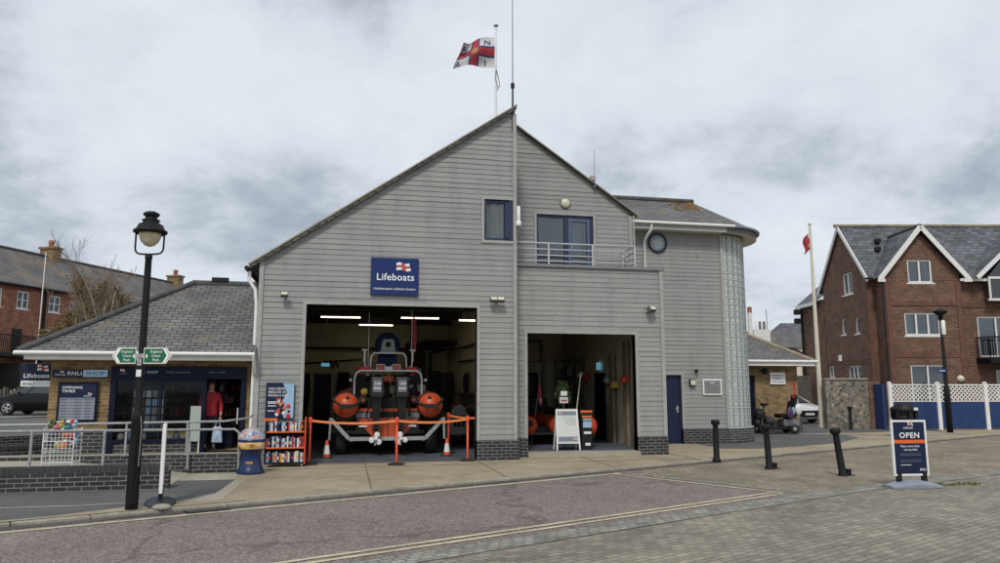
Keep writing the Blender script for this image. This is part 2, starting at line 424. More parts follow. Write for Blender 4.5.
    def build(s, name, parent=None, bevel=0, label=None):
        me = bpy.data.meshes.new(name); me.from_pydata([tuple(v) for v in s.v], [], s.f)
        for n in s.mats: me.materials.append(MATS[n])
        me.polygons.foreach_set('material_index', s.mi); me.polygons.foreach_set('use_smooth', s.sm)
        uv = me.uv_layers.new(name='UVMap'); me.update()
        Z = Vector((0, 0, 1))
        for p in me.polygons:
            n = p.normal; t = Z.cross(n)
            t = Vector((1, 0, 0)) if t.length < .05 else t.normalized()
            if t.x < -.3 or (abs(t.x) <= .3 and t.y < 0): t = -t
            b = n.cross(t).normalized() if n.length > 0 else Vector((0, 1, 0))
            if b.z < 0 or (abs(b.z) < .05 and b.y < 0): b = -b
            for li in p.loop_indices:
                co = me.vertices[me.loops[li].vertex_index].co; uv.data[li].uv = (co.dot(t), co.dot(b))
        o = bpy.data.objects.new(name, me); C.objects.link(o)
        if parent: o.parent = parent
        if bevel:
            md = o.modifiers.new('edge', 'BEVEL'); md.width = bevel; md.segments = 2; md.limit_method = 'ANGLE'; md.angle_limit = R(40)
        if label: o['label'] = label
        return o

def tag(o, label, cat, group=None):
    o['label'] = label; o['category'] = cat
    if group: o['group'] = group
    return o
def thing(name, label, cat, loc=(0, 0, 0), rotz=0, group=None, rot=None):
    o = bpy.data.objects.new(name, None); C.objects.link(o); o.location = loc
    o.rotation_euler = rot or (0, 0, rotz); o.empty_display_size = .2
    return tag(o, label, cat, group)
def struct(o): o['kind'] = 'structure'; return o
def dup(root, loc, rotz=None, label=None, rot=None):
    r = root.copy(); C.objects.link(r); r.location = loc
    if rotz is not None: r.rotation_euler = (0, 0, rotz)
    if rot: r.rotation_euler = rot
    if label: r['label'] = label
    for ch in list(root.children):
        c = ch.copy(); C.objects.link(c); c.parent = r
        for g in list(ch.children):
            d = g.copy(); C.objects.link(d); d.parent = c
    return r
FY = lambda y: (lambda a, z, d: (a, y-d, z))           # wall facing the street
def rrect(m, x0, x1, z0, z1, y0, y1, w, mat):           # rectangular ring in the x-z plane
    m.box(x0, x1, y0, y1, z0, z0+w, mat); m.box(x0, x1, y0, y1, z1-w, z1, mat)
    m.box(x0, x0+w, y0, y1, z0+w, z1-w, mat); m.box(x1-w, x1, y0, y1, z0+w, z1-w, mat)

# the small lifeboat flag emblem used on the signs (red cross edged blue on white, waving)
def emblem(m, x, z, y, w, h, skew=.25, white='white_letter', simple=False, fn=None):
    fn = fn or (lambda a, b, d: (a, y-d, b))
    def wv(u, v, d): return fn(x+w*(u+skew*(1-v)*u*.6), z+h*(v+.10*math.sin(u*6.3)), d)
    def strip(u0, u1, v0, v1, mat, d):
        k = 8; pts = [wv(u0+(u1-u0)*i/k, v0, d) for i in range(k+1)] + [wv(u0+(u1-u0)*i/k, v1, d) for i in range(k, -1, -1)]
        for i in range(k): m.poly([pts[i], pts[i+1], pts[2*k-i], pts[2*k+1-i]], mat)
    strip(0, 1, 0, 1, white, 0)
    if not simple:
        strip(0, 1, .36, .64, 'flag_blue', .002); strip(.38, .66, 0, 1, 'flag_blue', .0025)
    strip(0, 1, .42, .58, 'orange_red', .004); strip(.43, .61, 0, 1, 'orange_red', .0045)

# ---------------------------------------------------------------- ground
KS, K0 = .465, -5.38
K = lambda a: K0 + KS*a
LOW = -.04
def flat(name, pts, z, mat, holes=None): m = M(); m.poly([(p[0], p[1], z) for p in pts], mat); return struct(m.build(name))
struct_ground = flat('ground', [(-900, -300), (900, -300), (900, 1200), (-900, 1200)], -.09, 'ground_base')
# road
def off(a, d):  # point on the kerb line shifted d towards the camera (perpendicular)
    n = (KS/math.hypot(1, KS), -1/math.hypot(1, KS)); return (a+n[0]*d, K(a)+n[1]*d)
RE = 8.06
flat('road', [off(-60, 0), off(7.5, 0), (6.35, -2.45), (8.35, -6.42), (.43-60, -10.10-60*KS)], LOW-.004, 'road_tarmac')
def rot_sheet(name, pts, z, mat, ang):       # sheet whose own axes run along the kerb, so blocks follow it
    m = M(); ca, sa = math.cos(ang), math.sin(ang)
    m.poly([(p[0]*ca+p[1]*sa, -p[0]*sa+p[1]*ca, z) for p in pts], mat)
    o = m.build(name); o.rotation_euler = (0, 0, ang); return struct(o)
AN = math.atan(KS)
rot_sheet('pavement_far', [off(7.0, 0), (6.3, -2.6), (8.3, -6.3), (14.3, -4.15), (60, 12), (60, K(60)+6), (40, K(40)+2)], LOW-.002, 'block_paving_far', AN)
rot_sheet('pavement_near', [(-60, -38.2), (8.3, -6.35), (14.3, -4.25), (60, 11.8), (60, -40), (-60, -70)], LOW-.006, 'block_paving_near', AN+.02)
def strip_along(name, pts, w, z, mat, ang=None):
    m = M()
    for (p, q) in zip(pts, pts[1:]):
        d = Vector((q[0]-p[0], q[1]-p[1], 0)).normalized(); n = Vector((-d.y, d.x, 0))*w/2
        m.poly([Vector((p[0], p[1], z))-n, Vector((q[0], q[1], z))-n, Vector((q[0], q[1], z))+n, Vector((p[0], p[1], z))+n], mat)
    return struct(m.build(name))
# granite sett strip, its own rotated axes
def setts(name, p, q, w, z):
    a = math.atan2(q[1]-p[1], q[0]-p[0]); L = math.hypot(q[0]-p[0], q[1]-p[1]); m = M(); m.poly([(0, -w/2, z), (L, -w/2, z), (L, w/2, z), (0, w/2, z)], 'granite_setts')
    o = m.build(name); o.location = (p[0], p[1], 0); o.rotation_euler = (0, 0, a); struct(o)
setts('sett_strip', (-30, -24.35), (9.18, -6.13), .42, LOW+.001)
setts('sett_strip', (9.18, -6.13), (14.6, -4.15), .42, LOW+.001)
setts('sett_strip', (14.6, -4.15), (50, 8.8), .42, LOW+.001)
setts('sett_strip', (6.35, -2.62), (8.42, -6.1), .22, LOW+.002)
strip_along('yellow_line', [off(-60, .42), off(6.25, .42)], .105, LOW+.004, 'worn_yellow_paint')
strip_along('yellow_line', [(6.2, -2.95), (8.02, -6.15)], .085, LOW+.005, 'worn_yellow_paint')
for d in (0, .17):
    strip_along('yellow_line', [(.43-40, -9.72-40*KS+d), (8.0-d*.4, -6.22+d)], .075, LOW+.004, 'worn_yellow_paint')
strip_along('gutter_channel', [off(-60, .10), off(45, .10)], .22, LOW+.003, 'gutter_dirt')
# kerb stones as raised strip, pieces with joints
m = M(); a = -40.0
while a < 45:
    l = .9*math.cos(AN); p, q = off(a, 0), off(a+l-.012, 0); p2, q2 = off(a, -.14), off(a+l-.012, -.14)
    m.prism([(p[0], p[1], LOW-.02), (q[0], q[1], LOW-.02), (q2[0], q2[1], LOW-.02), (p2[0], p2[1], LOW-.02)], (0, 0, -LOW+.022), 'kerb_stone'); a += l
struct(m.build('kerb', bevel=.01))
flat('pavement_base', [(-60, K(-60)+.15), (60, K(60)+.15), (60, 70), (-60, 70)], -.012, 'concrete_apron')
# apron and footways at building level (z = 0): raised sheets behind the kerb
kin = lambda a: (a + .0, K(a)+.155)
flat('apron', [kin(-1.15), kin(9.18), (9.18, 9.3), (-1.1, 9.3), (-1.18, -1.4)], 0, 'concrete_apron')
flat('footway_left', [kin(-60), kin(-1.15), (-1.18, -2.75), (-7, -2.75), (-7, -3.7), (-60, -3.7)], 0, 'grey_tarmac')
flat('path_pale', [(-2.35, -2.74), (-1.17, -2.74), (-1.17, -1.3), (-2.35, -1.3)], .004, 'concrete_pale')
flat('ground_under_shop', [(-60, -3.6), (-1.18, -3.6), (-1.18, 14), (-60, 14)], -.004, 'grey_tarmac')
m = M(); p = [kin(-2.1), kin(-1.0), (-.95, -2.9), (-1.15, -2.9), (-1.2, -4.6)]
m.poly([(x, y, .004) for x, y in p], 'concrete_pale'); struct(m.build('path_edge'))
m = M(); m.poly([(*kin(-40), .008), (*kin(-.6), .008), (-.75, K(-.75)+.45, .008), (-2.1, K(-2.1)+.62, .008), (-3.0, K(-3.0)+.30, .008), (-40, K(-40)+.30, .008)], 'concrete_apron'); struct(m.build('path_kerbside'))
strip_along('footway_seam', [(-20, -5.55), (-2.9, -5.55), (-2.0, -5.3)], .05, .006, 'worn_white_paint')
flat('parking_pad', [(11.3, 2.0), (12.6, 1.75), (15.9, 3.2), (18.3, 5.4), (18.9, 7.4), (18.5, 8.9), (13.5, 8.9), (12.8, 4.4), (11.4, 3.83)], .004, 'grey_tarmac')
flat('footway_right', [kin(9.2), kin(58), (70, 60), (13, 60), (9.2, 9.3), (9.2, 1.2)], 0, 'concrete_apron')
flat('yard', [(14.5, 8.9), (20.2, 7.9), (24.5, 8.5), (27, 20), (20, 40), (14, 40)], .008, 'grey_tarmac')
strip_along('path_strip', [(17.5, 7.6), (20.6, 6.2), (24, 6.8)], .55, .012, 'concrete_pale')
m = M()
for a in (1.3, 3.9, 6.6, 9.1):
    m.beam((a, K(a)+.2, .003), (a, .5 if a < 9 else 1.5, .003), .018, .003, 'gutter_dirt')
m.beam((-1.1, -1.15, .003), (9.2, -.55, .003), .016, .003, 'gutter_dirt')
struct(m.build('apron_joint'))
# raised car park far left with retaining slope
cp = [CW(-60, 19.5), CW(-13.6, 19.5), CW(-11.5, 22), CW(-9.8, 30), CW(-9.8, 90), CW(-90, 90)]
flat('car_park', [(x, y) for x, y in cp], .42, 'grey_tarmac')
m = M()
for a, b in zip(cp, cp[1:-1]): m.poly([(a[0], a[1], -.05), (b[0], b[1], -.05), (b[0], b[1], .42), (a[0], a[1], .42)], 'dark_engineering_brick')
struct(m.build('car_park_edge'))
for Y in (29, 33.2):
    p, q = CW(-30, Y-.6), CW(-14, Y+.4); strip_along('bay_line', [p, q], .12, .426, 'worn_white_paint')

# ---------------------------------------------------------------- lifeboat station
st = thing('lifeboat_station', 'large grey weatherboarded lifeboat station with two open garage doors and a pointed gable', 'lifeboat station')
XR, ZR = 4.86, 8.78
gA = [(-1.16, 0), (XR, 0), (XR, ZR-.05), (-1.16, 4.63)]
holesA = [(-.12, 3.9, -.01, 3.63), (4.07, 4.80, 5.32, 6.36)]
m = M(); m.wall([(-1.16, 0), (3.9, 0), (3.9, .47), (XR, .47), (XR, ZR-.05), (-1.16, 4.63)] if False else gA, [holesA[0], holesA[1], (3.9, XR+.01, -.01, .47)], FY(0), 'grey_weatherboard', bands=(.47-.128*4, .128), revmat='dark_grey_paint', reveal=.2)
m.build('wall', st)
m = M()
m.wall([(4.88, 0), (8.98, 0), (8.98, 4.80), (4.88, 4.80)], [(5.3, 8.2, -.01, 3.08), (4.87, 5.3, -.02, .47), (8.2, 9, -.02, .47)], FY(.6), 'grey_weatherboard', bands=(.47-.128*4, .128), revmat='dark_grey_paint', reveal=.2)
m.box(8.80, 8.98, .625, 3.9, .0, 4.8, 'grey_weatherboard'); m.build('wall', st)
m = M()
m.wall([(4.95, 4.75), (8.56, 4.75), (8.56, 6.60), (4.95, 9.08)], [(5.82, 7.45, 4.78, 6.44)], FY(1.6), 'grey_weatherboard', bands=(.47-.128*4, .128), reveal=.2)
m.box(8.40, 8.56, 1.64, 12, 4.75, 6.5, 'grey_weatherboard'); m.box(4.9, 4.95, 1.6, 12, 4.5, 9.05, 'grey_weatherboard'); m.build('wall', st)
m = M()
m.wall([(8.98, 0), (12.55, 0), (12.55, 6.68), (8.57, 6.68)], [(10.15, 11.02, -.01, 2.1), (11.02, 12.6, -.02, .45), (8.9, 10.15, -.02, .45)], FY(3.9), 'grey_weatherboard', bands=(.47-.128*4, .128), reveal=.15)
m.build('wall', st)
# back, side walls and partition
m = M()
m.box(-1.10, -.95, .03, 12, 0, 4.6, 'grey_weatherboard'); m.box(-1.1, 12.5, 12, 12.15, 0, 4.6, 'grey_weatherboard')
m.poly([(-1.1, 12.1, 4.6), (8.5, 12.1, 4.6), (8.5, 12.1, 6.6), (4.9, 12.1, 9.0)], 'grey_weatherboard')
m.box(8.98, 12.5, 6.7, 6.85, 0, 6.6, 'grey_weatherboard'); m.box(8.85, 8.97, 6.9, 12, 0, 6.5, 'grey_weatherboard'); m.build('rear_wall', st)
m = M().mat('interior_cream')
m.box(-.90, 4.78, 11.5, 11.6, 0, 4.3); m.box(-.94, -.86, .21, 11.5, 0, 4.3); m.box(4.74, 4.84, .21, 11.6, 0, 4.3)
m.box(4.98, 8.7, 9.0, 9.1, 0, 3.7); m.box(4.94, 5.02, .83, 9, 0, 3.7); m.box(8.68, 8.78, .83, 9, 0, 3.7)
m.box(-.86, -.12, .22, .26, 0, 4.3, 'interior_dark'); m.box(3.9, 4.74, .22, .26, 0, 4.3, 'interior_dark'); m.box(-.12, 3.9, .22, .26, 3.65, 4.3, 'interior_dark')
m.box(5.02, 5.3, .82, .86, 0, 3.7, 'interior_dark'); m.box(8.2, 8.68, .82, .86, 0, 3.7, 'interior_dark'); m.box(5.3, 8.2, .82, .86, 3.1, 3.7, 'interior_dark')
m.build('interior_wall', st)
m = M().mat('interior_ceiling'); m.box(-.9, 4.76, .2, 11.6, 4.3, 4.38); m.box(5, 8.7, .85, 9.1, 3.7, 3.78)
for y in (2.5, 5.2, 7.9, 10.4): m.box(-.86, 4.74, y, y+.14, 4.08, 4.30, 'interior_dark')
m.build('interior_ceiling', st)
m = M().mat('garage_floor'); m.box(-.86, 4.74, .24, 11.5, -.05, .012); m.box(5.02, 8.68, .85, 9, -.05, .115)
m.box(5.28, 8.22, .42, .85, -.05, .11, 'concrete_pale'); m.box(-.12, 3.9, -.10, .22, -.05, .014, 'dark_grey_paint'); m.build('interior_floor', st)
m = M().mat('interior_dark')     # pipes, ducts and shelving of the boat hall
m.tube([(-.7, 11.3, 3.2), (4.6, 11.3, 3.2)], .05); m.tube([(-.84, 11.3, 2.6), (1.4, 10.6, 2.75)], .035)
m.tube([(3.3, 11.2, 4.2), (3.3, 11.2, 3.5), (3.3, 11.2, 0)], .07); m.tube([(4.68, 1, 3.05), (4.68, 7, 3.05), (4.0, 10.9, 3.05), (4.0, 11, .1)], .04)
m.tube([(4.68, 1, 2.5), (4.68, 8, 2.6)], .03); m.box(3.5, 4.72, 8.8, 11.4, 3.3, 3.42)
m.box(3.05, 3.75, 10.6, 11.4, 0, 3.4); m.box(-.84, -.5, 6, 10, .0, 1.6); m.box(1.2, 3.0, 10.9, 11.4, 0, 2.2)
for z in (.5, 1.0, 1.5): m.box(4.3, 4.73, 4, 8, z, z+.05)
m.tube([(.2+.03*i, 11.2, 2.6+.15*math.sin(i)) for i in range(12)], .03)
m.build('pipework', st)
# trims
for x0, x1 in ((-1.20, -1.10), (4.80, 4.89)): m = M().mat('grey_trim'); m.box(x0, x1, -.05, .05, .0 if x0 < 0 else .47, 4.62 if x0 < 0 else 8.62); m.build('corner_trim', st)
def uframe(x0, x1, zt, w, y0, y1):
    m = M().mat('grey_trim'); m.prism([(x0-w, y0, 0), (x0, y0, 0), (x0, y0, zt), (x1, y0, zt), (x1, y0, 0), (x1+w, y0, 0), (x1+w, y0, zt+w), (x0-w, y0, zt+w)], (0, y1-y0, 0)); m.build('door_frame', st)
uframe(-.12, 3.9, 3.63, .08, -.035, .21); uframe(5.3, 8.2, 3.08, .08, .565, .81)
for bx_ in ((8.92, 9.02, .555, .64, .47, 4.8), (4.895, 4.94, .56, .62, .47, 4.8), (8.50, 8.60, 1.55, 1.66, 4.75, 6.5), (12.50, 12.60, 3.85, 3.96, .45, 6.68)): m = M().mat('grey_trim'); m.box(*bx_); m.build('corner_trim', st)
for fa in ((4.0, 4.87, 5.25, 6.43, -.04, .05, .07), (5.76, 7.51, 4.72, 6.50, 1.56, 1.65, .06), (10.08, 11.09, -.3, 2.17, 3.86, 3.95, .07)): m = M(); rrect(m, *fa, 'grey_trim'); m.build('window_trim', st)
m = M().mat('dark_engineering_brick')
for bx_ in ((3.9, 4.93, -.055, .22, 0, .465), (4.94, 5.3, .545, .80, 0, .465), (9.04, 10.15, 3.84, 4.0, 0, .45)): m = M().mat('dark_engineering_brick'); m.box(*bx_); m.build('plinth', st)
m = M().mat('dark_engineering_brick'); m.prism([(8.2, .545, 0), (9.03, .545, 0), (9.03, 3.83, 0), (8.99, 3.83, 0), (8.99, .81, 0), (8.2, .81, 0)], (0, 0, .465)); m.build('plinth', st)
m = M().mat('dark_engineering_brick'); m.box(11.02, 12.55, 3.83, 4.0, 0, .45)
m.lathe([(1.47, 0), (1.47, .45), (1.2, .45)], (12.55, 5.3, 0), 16, 'dark_engineering_brick', a0=-90, a1=90); m.build('plinth', st)
# coping and balcony
m = M().mat('steel_plate'); m.box(4.93, 9.06, .53, .75, 4.80, 4.87); m.box(8.80, 9.06, .75, 3.88, 4.80, 4.87); m.box(4.95, 8.8, .76, 1.6, 4.70, 4.76); m.box(8.57, 8.8, 1.6, 3.88, 4.70, 4.76); m.build('coping', st)
m = M().mat('galvanised')
for z in (4.97, 5.12, 5.28): m.mat('rail_grey'); m.tube([(4.9, .66, z), (8.28, .66, z), (8.28, 1.58, z)], .019, 6)
m.tube([(4.9, .66, 5.44), (8.28, .66, 5.44), (8.28, 1.58, 5.44)], .022, 8)
for x in (4.92, 5.9, 7.1, 8.28): m.box(x-.02, x+.02, .64, .68, 4.87, 5.44)
m.box(8.26, 8.30, 1.5, 1.54, 4.76, 5.44); m.build('balcony_railing', st)
# french doors
m = M().mat('blue_frame'); rrect(m, 5.82, 7.45, 4.78, 6.44, 1.62, 1.70, .07, 'blue_frame'); m.box(6.62, 6.72, 1.61, 1.70, 4.85, 6.37); f = m.build('window', st)
m = M(); rrect(m, 6.73, 7.36, 4.86, 6.36, 1.60, 1.67, .09, 'blue_frame_light'); m.box(6.80, 6.83, 1.57, 1.6, 5.5, 5.65, 'galvanised'); m.build('sash', f)
m = M().mat('house_glass'); m.box(5.88, 6.63, 1.655, 1.665, 4.84, 6.38); m.box(6.81, 7.28, 1.645, 1.652, 4.94, 6.28); m.build('pane', f)
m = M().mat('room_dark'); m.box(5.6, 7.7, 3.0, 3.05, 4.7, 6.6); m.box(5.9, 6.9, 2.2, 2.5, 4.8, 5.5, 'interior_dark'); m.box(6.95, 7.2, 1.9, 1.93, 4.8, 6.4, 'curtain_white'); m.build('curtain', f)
m = M(); rrect(m, 4.09, 4.78, 5.34, 6.34, .02, .10, .05, 'blue_frame'); m.box(4.60, 4.70, -.02, .08, 5.39, 6.29, 'blue_frame'); m.box(4.70, 4.84, -.03, .03, 5.34, 6.34, 'blue_frame'); f = m.build('window', st)
m = M().mat('clear_glass'); m.box(4.13, 4.62, .055, .062, 5.38, 6.30); m.build('pane', f)
m = M()
vs = []; 
for i in range(25):
    x = 4.13+i*.02; vs += [(x, .13+.02*math.sin(i*1.9)+.04*math.sin(i*.5), 5.35), (x, .13+.02*math.sin(i*1.9)+.04*math.sin(i*.5), 6.33)]
m.add([v for v in vs], [(2*i, 2*i+2, 2*i+3, 2*i+1) for i in range(24)], True, 'curtain_white'); m.build('curtain', f)
m = M().lathe([(.275, -.04), (.32, -.04), (.325, .02), (.275, .02), (.27, -.04)], (10.37, 3.88, 6.25), 32, 'blue_frame', 'y'); f = m.build('window', st)
m = M().lathe([(0, 0), (.277, 0), (.277, .02)], (10.37, 3.875, 6.25), 32, 'round_pane', 'y'); m.build('pane', f)
m = M().mat('navy_sign'); m.box(10.15, 11.02, 3.97, 4.03, 0, 2.1); m.box(10.22, 10.95, 3.955, 3.97, .1, 1.0); m.box(10.22, 10.95, 3.955, 3.97, 1.1, 2.0); d = m.build('door', st)
m = M().mat('galvanised'); m.tube([(10.88, 3.90, 1.05), (10.80, 3.90, 1.05)], .015); m.box(10.86, 10.92, 3.93, 3.955, .95, 1.15); m.box(10.2, 10.35, 3.945, 3.955, .55, .62, 'white_letter'); m.build('handle', d)
# roofs
def slab(m, pts, t, mat): m.prism(pts, (0, 0, t), mat)
m = M(); slab(m, [(-1.42, -.14, 4.42), (XR+.02, -.14, ZR-.04), (XR+.02, 12.3, ZR-.04), (-1.42, 12.3, 4.42)], .07, 'slate_tiles'); r1 = m.build('roof', st)
m = M().mat('verge_tan'); m.beam((-1.44, -.15, 4.50), (XR+.02, -.15, ZR+.045), .04, .035); m.build('verge', r1)
m = M(); slab(m, [(4.88, 1.47, 9.12), (8.72, 1.47, 6.47), (8.72, 12.3, 6.47), (4.88, 12.3, 9.12)], .05, 'slate_tiles'); r2 = m.build('roof', st)
m = M().mat('ridge_dark'); m.beam((4.86, 1.45, 9.16), (8.74, 1.45, 6.50), .03, .03, 'verge_tan'); m.tube([(4.88, 1.45, 9.17), (4.88, 12.3, 9.17)], .05, 8)
m.beam((7.36, 1.5, 7.52), (7.5, 1.5, 7.5), .16, .12, 'galvanised'); m.build('verge', r2)
e = [(8.3, 3.45, 6.84), (12.55, 3.45, 6.84)] + [(12.55+1.85*math.sin(R(t)), 5.3-1.85*math.cos(R(t)), 6.84) for t in range(12, 181, 12)] + [(8.3, 7.15, 6.84)]
rd = [(8.3, 5.3, 8.02), (12.3, 5.3, 8.02)]
m = M().mat('slate_tiles'); m.poly([e[0], e[1], rd[1], rd[0]])
for i in range(1, len(e)-2): m.poly([e[i], e[i+1], rd[1]])
m.poly([e[-2], e[-1], rd[0], rd[1]]); m.poly([(x, y, z-.02) for x, y, z in e][::-1], 'cream_paint'); r3 = m.build('roof', st)
m = M(); m.tube([(8.7, 5.3, 8.05), (12.35, 5.3, 8.05)], .085, 8, 'ridge_dark')
random.seed(3)
for i in range(120):
    x = 12.25-random.random()**1.6*.95; y = 5.22-random.random()**1.5*.75; z = 8.02-(5.3-y)*.638+.004
    m.ball((x, y, z), random.uniform(.015, .055), 'lichen', 6, (1.3, .8, .22))
m.build('ridge_tile', r3)
m = M().mat('white_paint')
g = [(8.6, 3.40, 6.80), (12.55, 3.40, 6.80)] + [(12.55+1.90*math.sin(R(t)), 5.3-1.90*math.cos(R(t)), 6.80) for t in range(8, 121, 8)]
m.tube(g[:3], .05, 8, 'white_paint'); m.tube(g[2:], .05, 8, 'base_grey'); m.build('gutter', st)
m = M().mat('white_paint'); m.box(8.58, 12.55, 3.46, 3.55, 6.60, 6.80, 'grey_trim')
for i in range(1, len(g)-1):
    a, b = Vector(g[i]), Vector(g[i+1]); c = Vector((12.55, 5.3, 0))
    q = lambda p, k, z: (c.x+(p.x-c.x)*k, c.y+(p.y-c.y)*k, z)
    m.poly([q(a, .97, 6.80), q(b, .97, 6.80), q(b, .965, 6.58), q(a, .965, 6.58)], 'dark_grey_paint'); m.poly([q(a, .965, 6.58), q(b, .965, 6.58), q(b, .74, 6.66), q(a, .74, 6.66)], 'cream_paint')
m.box(8.58, 12.55, 3.5, 3.9, 6.62, 6.66, 'cream_paint'); m.build('fascia', st)
m = M(); m.tube([(9.0, 3.42, 6.76), (9.98, 3.42, 6.74), (10.0, 3.45, 6.6), (9.92, 3.55, 6.45), (9.90, 3.80, 6.30), (9.90, 3.80, 4.95)][1:], .045, 8, 'white_paint')
m.build('downpipe', st); m = M(); m.tube([(8.62, 1.50, 6.5), (8.62, 1.50, 4.9)], .03, 8, 'grey_trim'); m.build('downpipe', st)
m = M(); m.tube([(-1.42, .0, 4.36), (-1.42, .0, 4.15), (-1.28, .0, 3.95), (-1.24, .02, 3.6), (-1.24, .02, .3)], .04, 8, 'tube_white')
m.build('downpipe', st); m = M(); m.tube([(-1.47, -.15, 4.42), (-1.47, 12, 4.42)], .055, 8, 'black_plastic'); m.build('gutter', st)
# glass block bay
cx, cy, RR = 12.55, 5.3, 1.36
ncol, nrow = 16, 30; z0, z1 = .47, 6.60; dz = (z1-z0)/nrow; th0, th1 = -90, 75
m = M(); fr = M().mat('white_paint')
for i in range(ncol+1):
    t = R(th0+(th1-th0)*i/ncol); p = (cx+(RR+.02)*math.cos(t), cy+(RR+.02)*math.sin(t)); fr.beam((p[0], p[1], z0), (p[0], p[1], z1), .024, .024, 'glazing_dark')
for j in range(nrow+1):
    pts = [(cx+(RR+.02)*math.cos(R(th0+(th1-th0)*i/ncol)), cy+(RR+.02)*math.sin(R(th0+(th1-th0)*i/ncol)), z0+j*dz) for i in range(ncol+1)]
    for a, b in zip(pts, pts[1:]): fr.beam(a, b, .03, .014, 'white_paint')
for i in range(ncol):
    for j in range(nrow):
        def P(u, v, o): t = R(th0+(th1-th0)*(i+u)/ncol); return (cx+(RR+o)*math.cos(t), cy+(RR+o)*math.sin(t), z0+(j+v)*dz)
        g4 = [P(u, v, .022 if (0 < u < 1 and 0 < v < 1) else 0) for v in (0, .22, .78, 1) for u in (0, .22, .78, 1)]
        m.add(g4, [(r*4+c, r*4+c+1, r*4+c+5, r*4+c+4) for r in range(3) for c in range(3)], False, 'glass_block')
m.lathe([(RR-.14, z0), (RR-.14, z1)], (cx, cy, 0), 24, 'cream_paint', a0=-90, a1=90)
bay = m.build('glass_block_bay', st); fr.build('glazing_bar', bay)
m = M(); m.lathe([(1.0, .0), (1.47, .0), (1.47, .08), (1.0, .08)], (12.55, 5.3, .40), 16, 'galvanised', a0=-90, a1=90); m.build('sill', st)

# ---------------------------------------------------------------- things fixed to the station
sg = thing('wall_sign', 'blue lifeboat station sign with flag emblem above the larger garage door', 'sign', (1.33, -.06, 3.88))
m = M().mat('sign_blue'); m.box(0, 1.13, -.02, .03, 0, .90); m.build('sign_board', sg, bevel=.004)
m = M(); m.text('Lifeboats', .13, .36, -.024, .235, 'white_letter', .010, width=.88); m.text('Littlehampton Lifeboat Station', .07, .13, -.024, .075, 'white_letter', .004, width=.98)
emblem(m, .60, .60, -.024, .30, .18); m.build('lettering', sg)

def floodlight(name, loc, label, yaw=0, s=1, two=False):
    t = thing(name, label, 'floodlight', loc, yaw, 'floodlights on the station wall')
    m = M().mat('galvanised'); m.box(-.03, .03, -.02, .03, -.06, .06); m.tube([(0, 0, 0), (0, -.12, .02)], .018); m.build('bracket', t)
    for dx in ((-.08, .09) if two else (0,)):
        m = M(Matrix.Translation((dx, -.16, 0)) @ Matrix.Rotation(R(-35), 4, 'X') @ Matrix.Scale(s, 4)); m.box(-.09, .09, -.05, .05, -.06, .06, 'dark_grey_paint'); m.box(-.075, .075, -.056, -.05, -.045, .045, 'lamp_cream'); m.build('lamp_head', t, bevel=.012)
    return t
floodlight('floodlight', (-.61, -.03, 3.82), 'small floodlight on the cladding left of the blue sign', s=.9)
floodlight('floodlight', (4.36, -.03, 3.82), 'twin floodlight on the cladding right of the larger garage door', two=True)
floodlight('floodlight', (8.55, .56, 3.74), 'floodlight on the cladding above the right end of the smaller garage door', yaw=.4, s=1.2)
t = thing('bulkhead_lamp', 'round cream bulkhead lamp above the balcony doors', 'lamp', (6.65, 1.58, 6.78))
M().lathe([(.0, -.07), (.10, -.06), (.135, -.03), (.14, 0)], (0, 0, 0), 24, 'lamp_cream', 'y').build('lamp_cover', t)
M().lathe([(.14, -.02), (.155, -.02), (.155, .02), (.14, .02)], (0, 0, 0), 24, 'dark_grey_paint', 'y').build('rim', t)
t = thing('satellite_unit', 'white cylindrical siren unit on a bracket at the corner beside the small upstairs window', 'siren', (4.93, -.08, 5.85))
m = M().mat('white_plastic'); m.lathe([(0, .36), (.04, .35), (.045, 0), (.04, -.02), (.06, -.03), (.075, -.12), (.06, -.16), (0, -.17)], n=14); m.build('siren_body', t)
m = M().mat('dark_grey_paint'); m.beam((0, 0, -.05), (-.05, .1, -.05), .03); m.tube([(-.02, .03, -.1), (-.03, .03, -.35), (.0, .0, -.42)], .025); m.build('bracket', t)
t = thing('wall_lamp', 'square black and white wall lantern beside the blue door', 'lamp', (11.36, 3.87, 1.86))
m = M(); m.box(-.10, .10, -.10, -.02, -.10, .11, 'black_plastic'); m.build('lamp_body', t, bevel=.015); m = M(); m.box(-.08, .08, -.115, -.10, -.07, .08, 'lamp_cream'); m.build('lamp_glass', t)
t = thing('camera', 'small black camera on the cladding above the wall lantern', 'security camera', (11.5, 3.87, 2.22)); m = M(); m.ball((0, -.08, 0), .06, 'black_plastic'); m.beam((0, 0, .03), (0, -.08, .03), .03, mat='black_plastic'); m.build('camera_body', t)
t = thing('alarm_box', 'small cream box light over the blue door', 'lamp', (10.33, 3.86, 2.36)); m = M(); m.box(-.14, .14, -.08, 0, -.06, .06, 'cream_paint'); m.build('lamp_cover', t, bevel=.02)
t = thing('plaque', 'grey framed notice plaque with small white heading on the right wing', 'plaque', (11.72, 3.86, 1.48))
m = M(); m.box(0, .64, -.02, .0, 0, .50, 'white_paint'); m.box(.05, .59, -.03, -.02, .05, .45, 'steel_plate'); m.build('sign_board', t); m = M(); m.text('RNLI', .24, .36, -.034, .07, 'white_letter', .01); m.build('lettering', t)
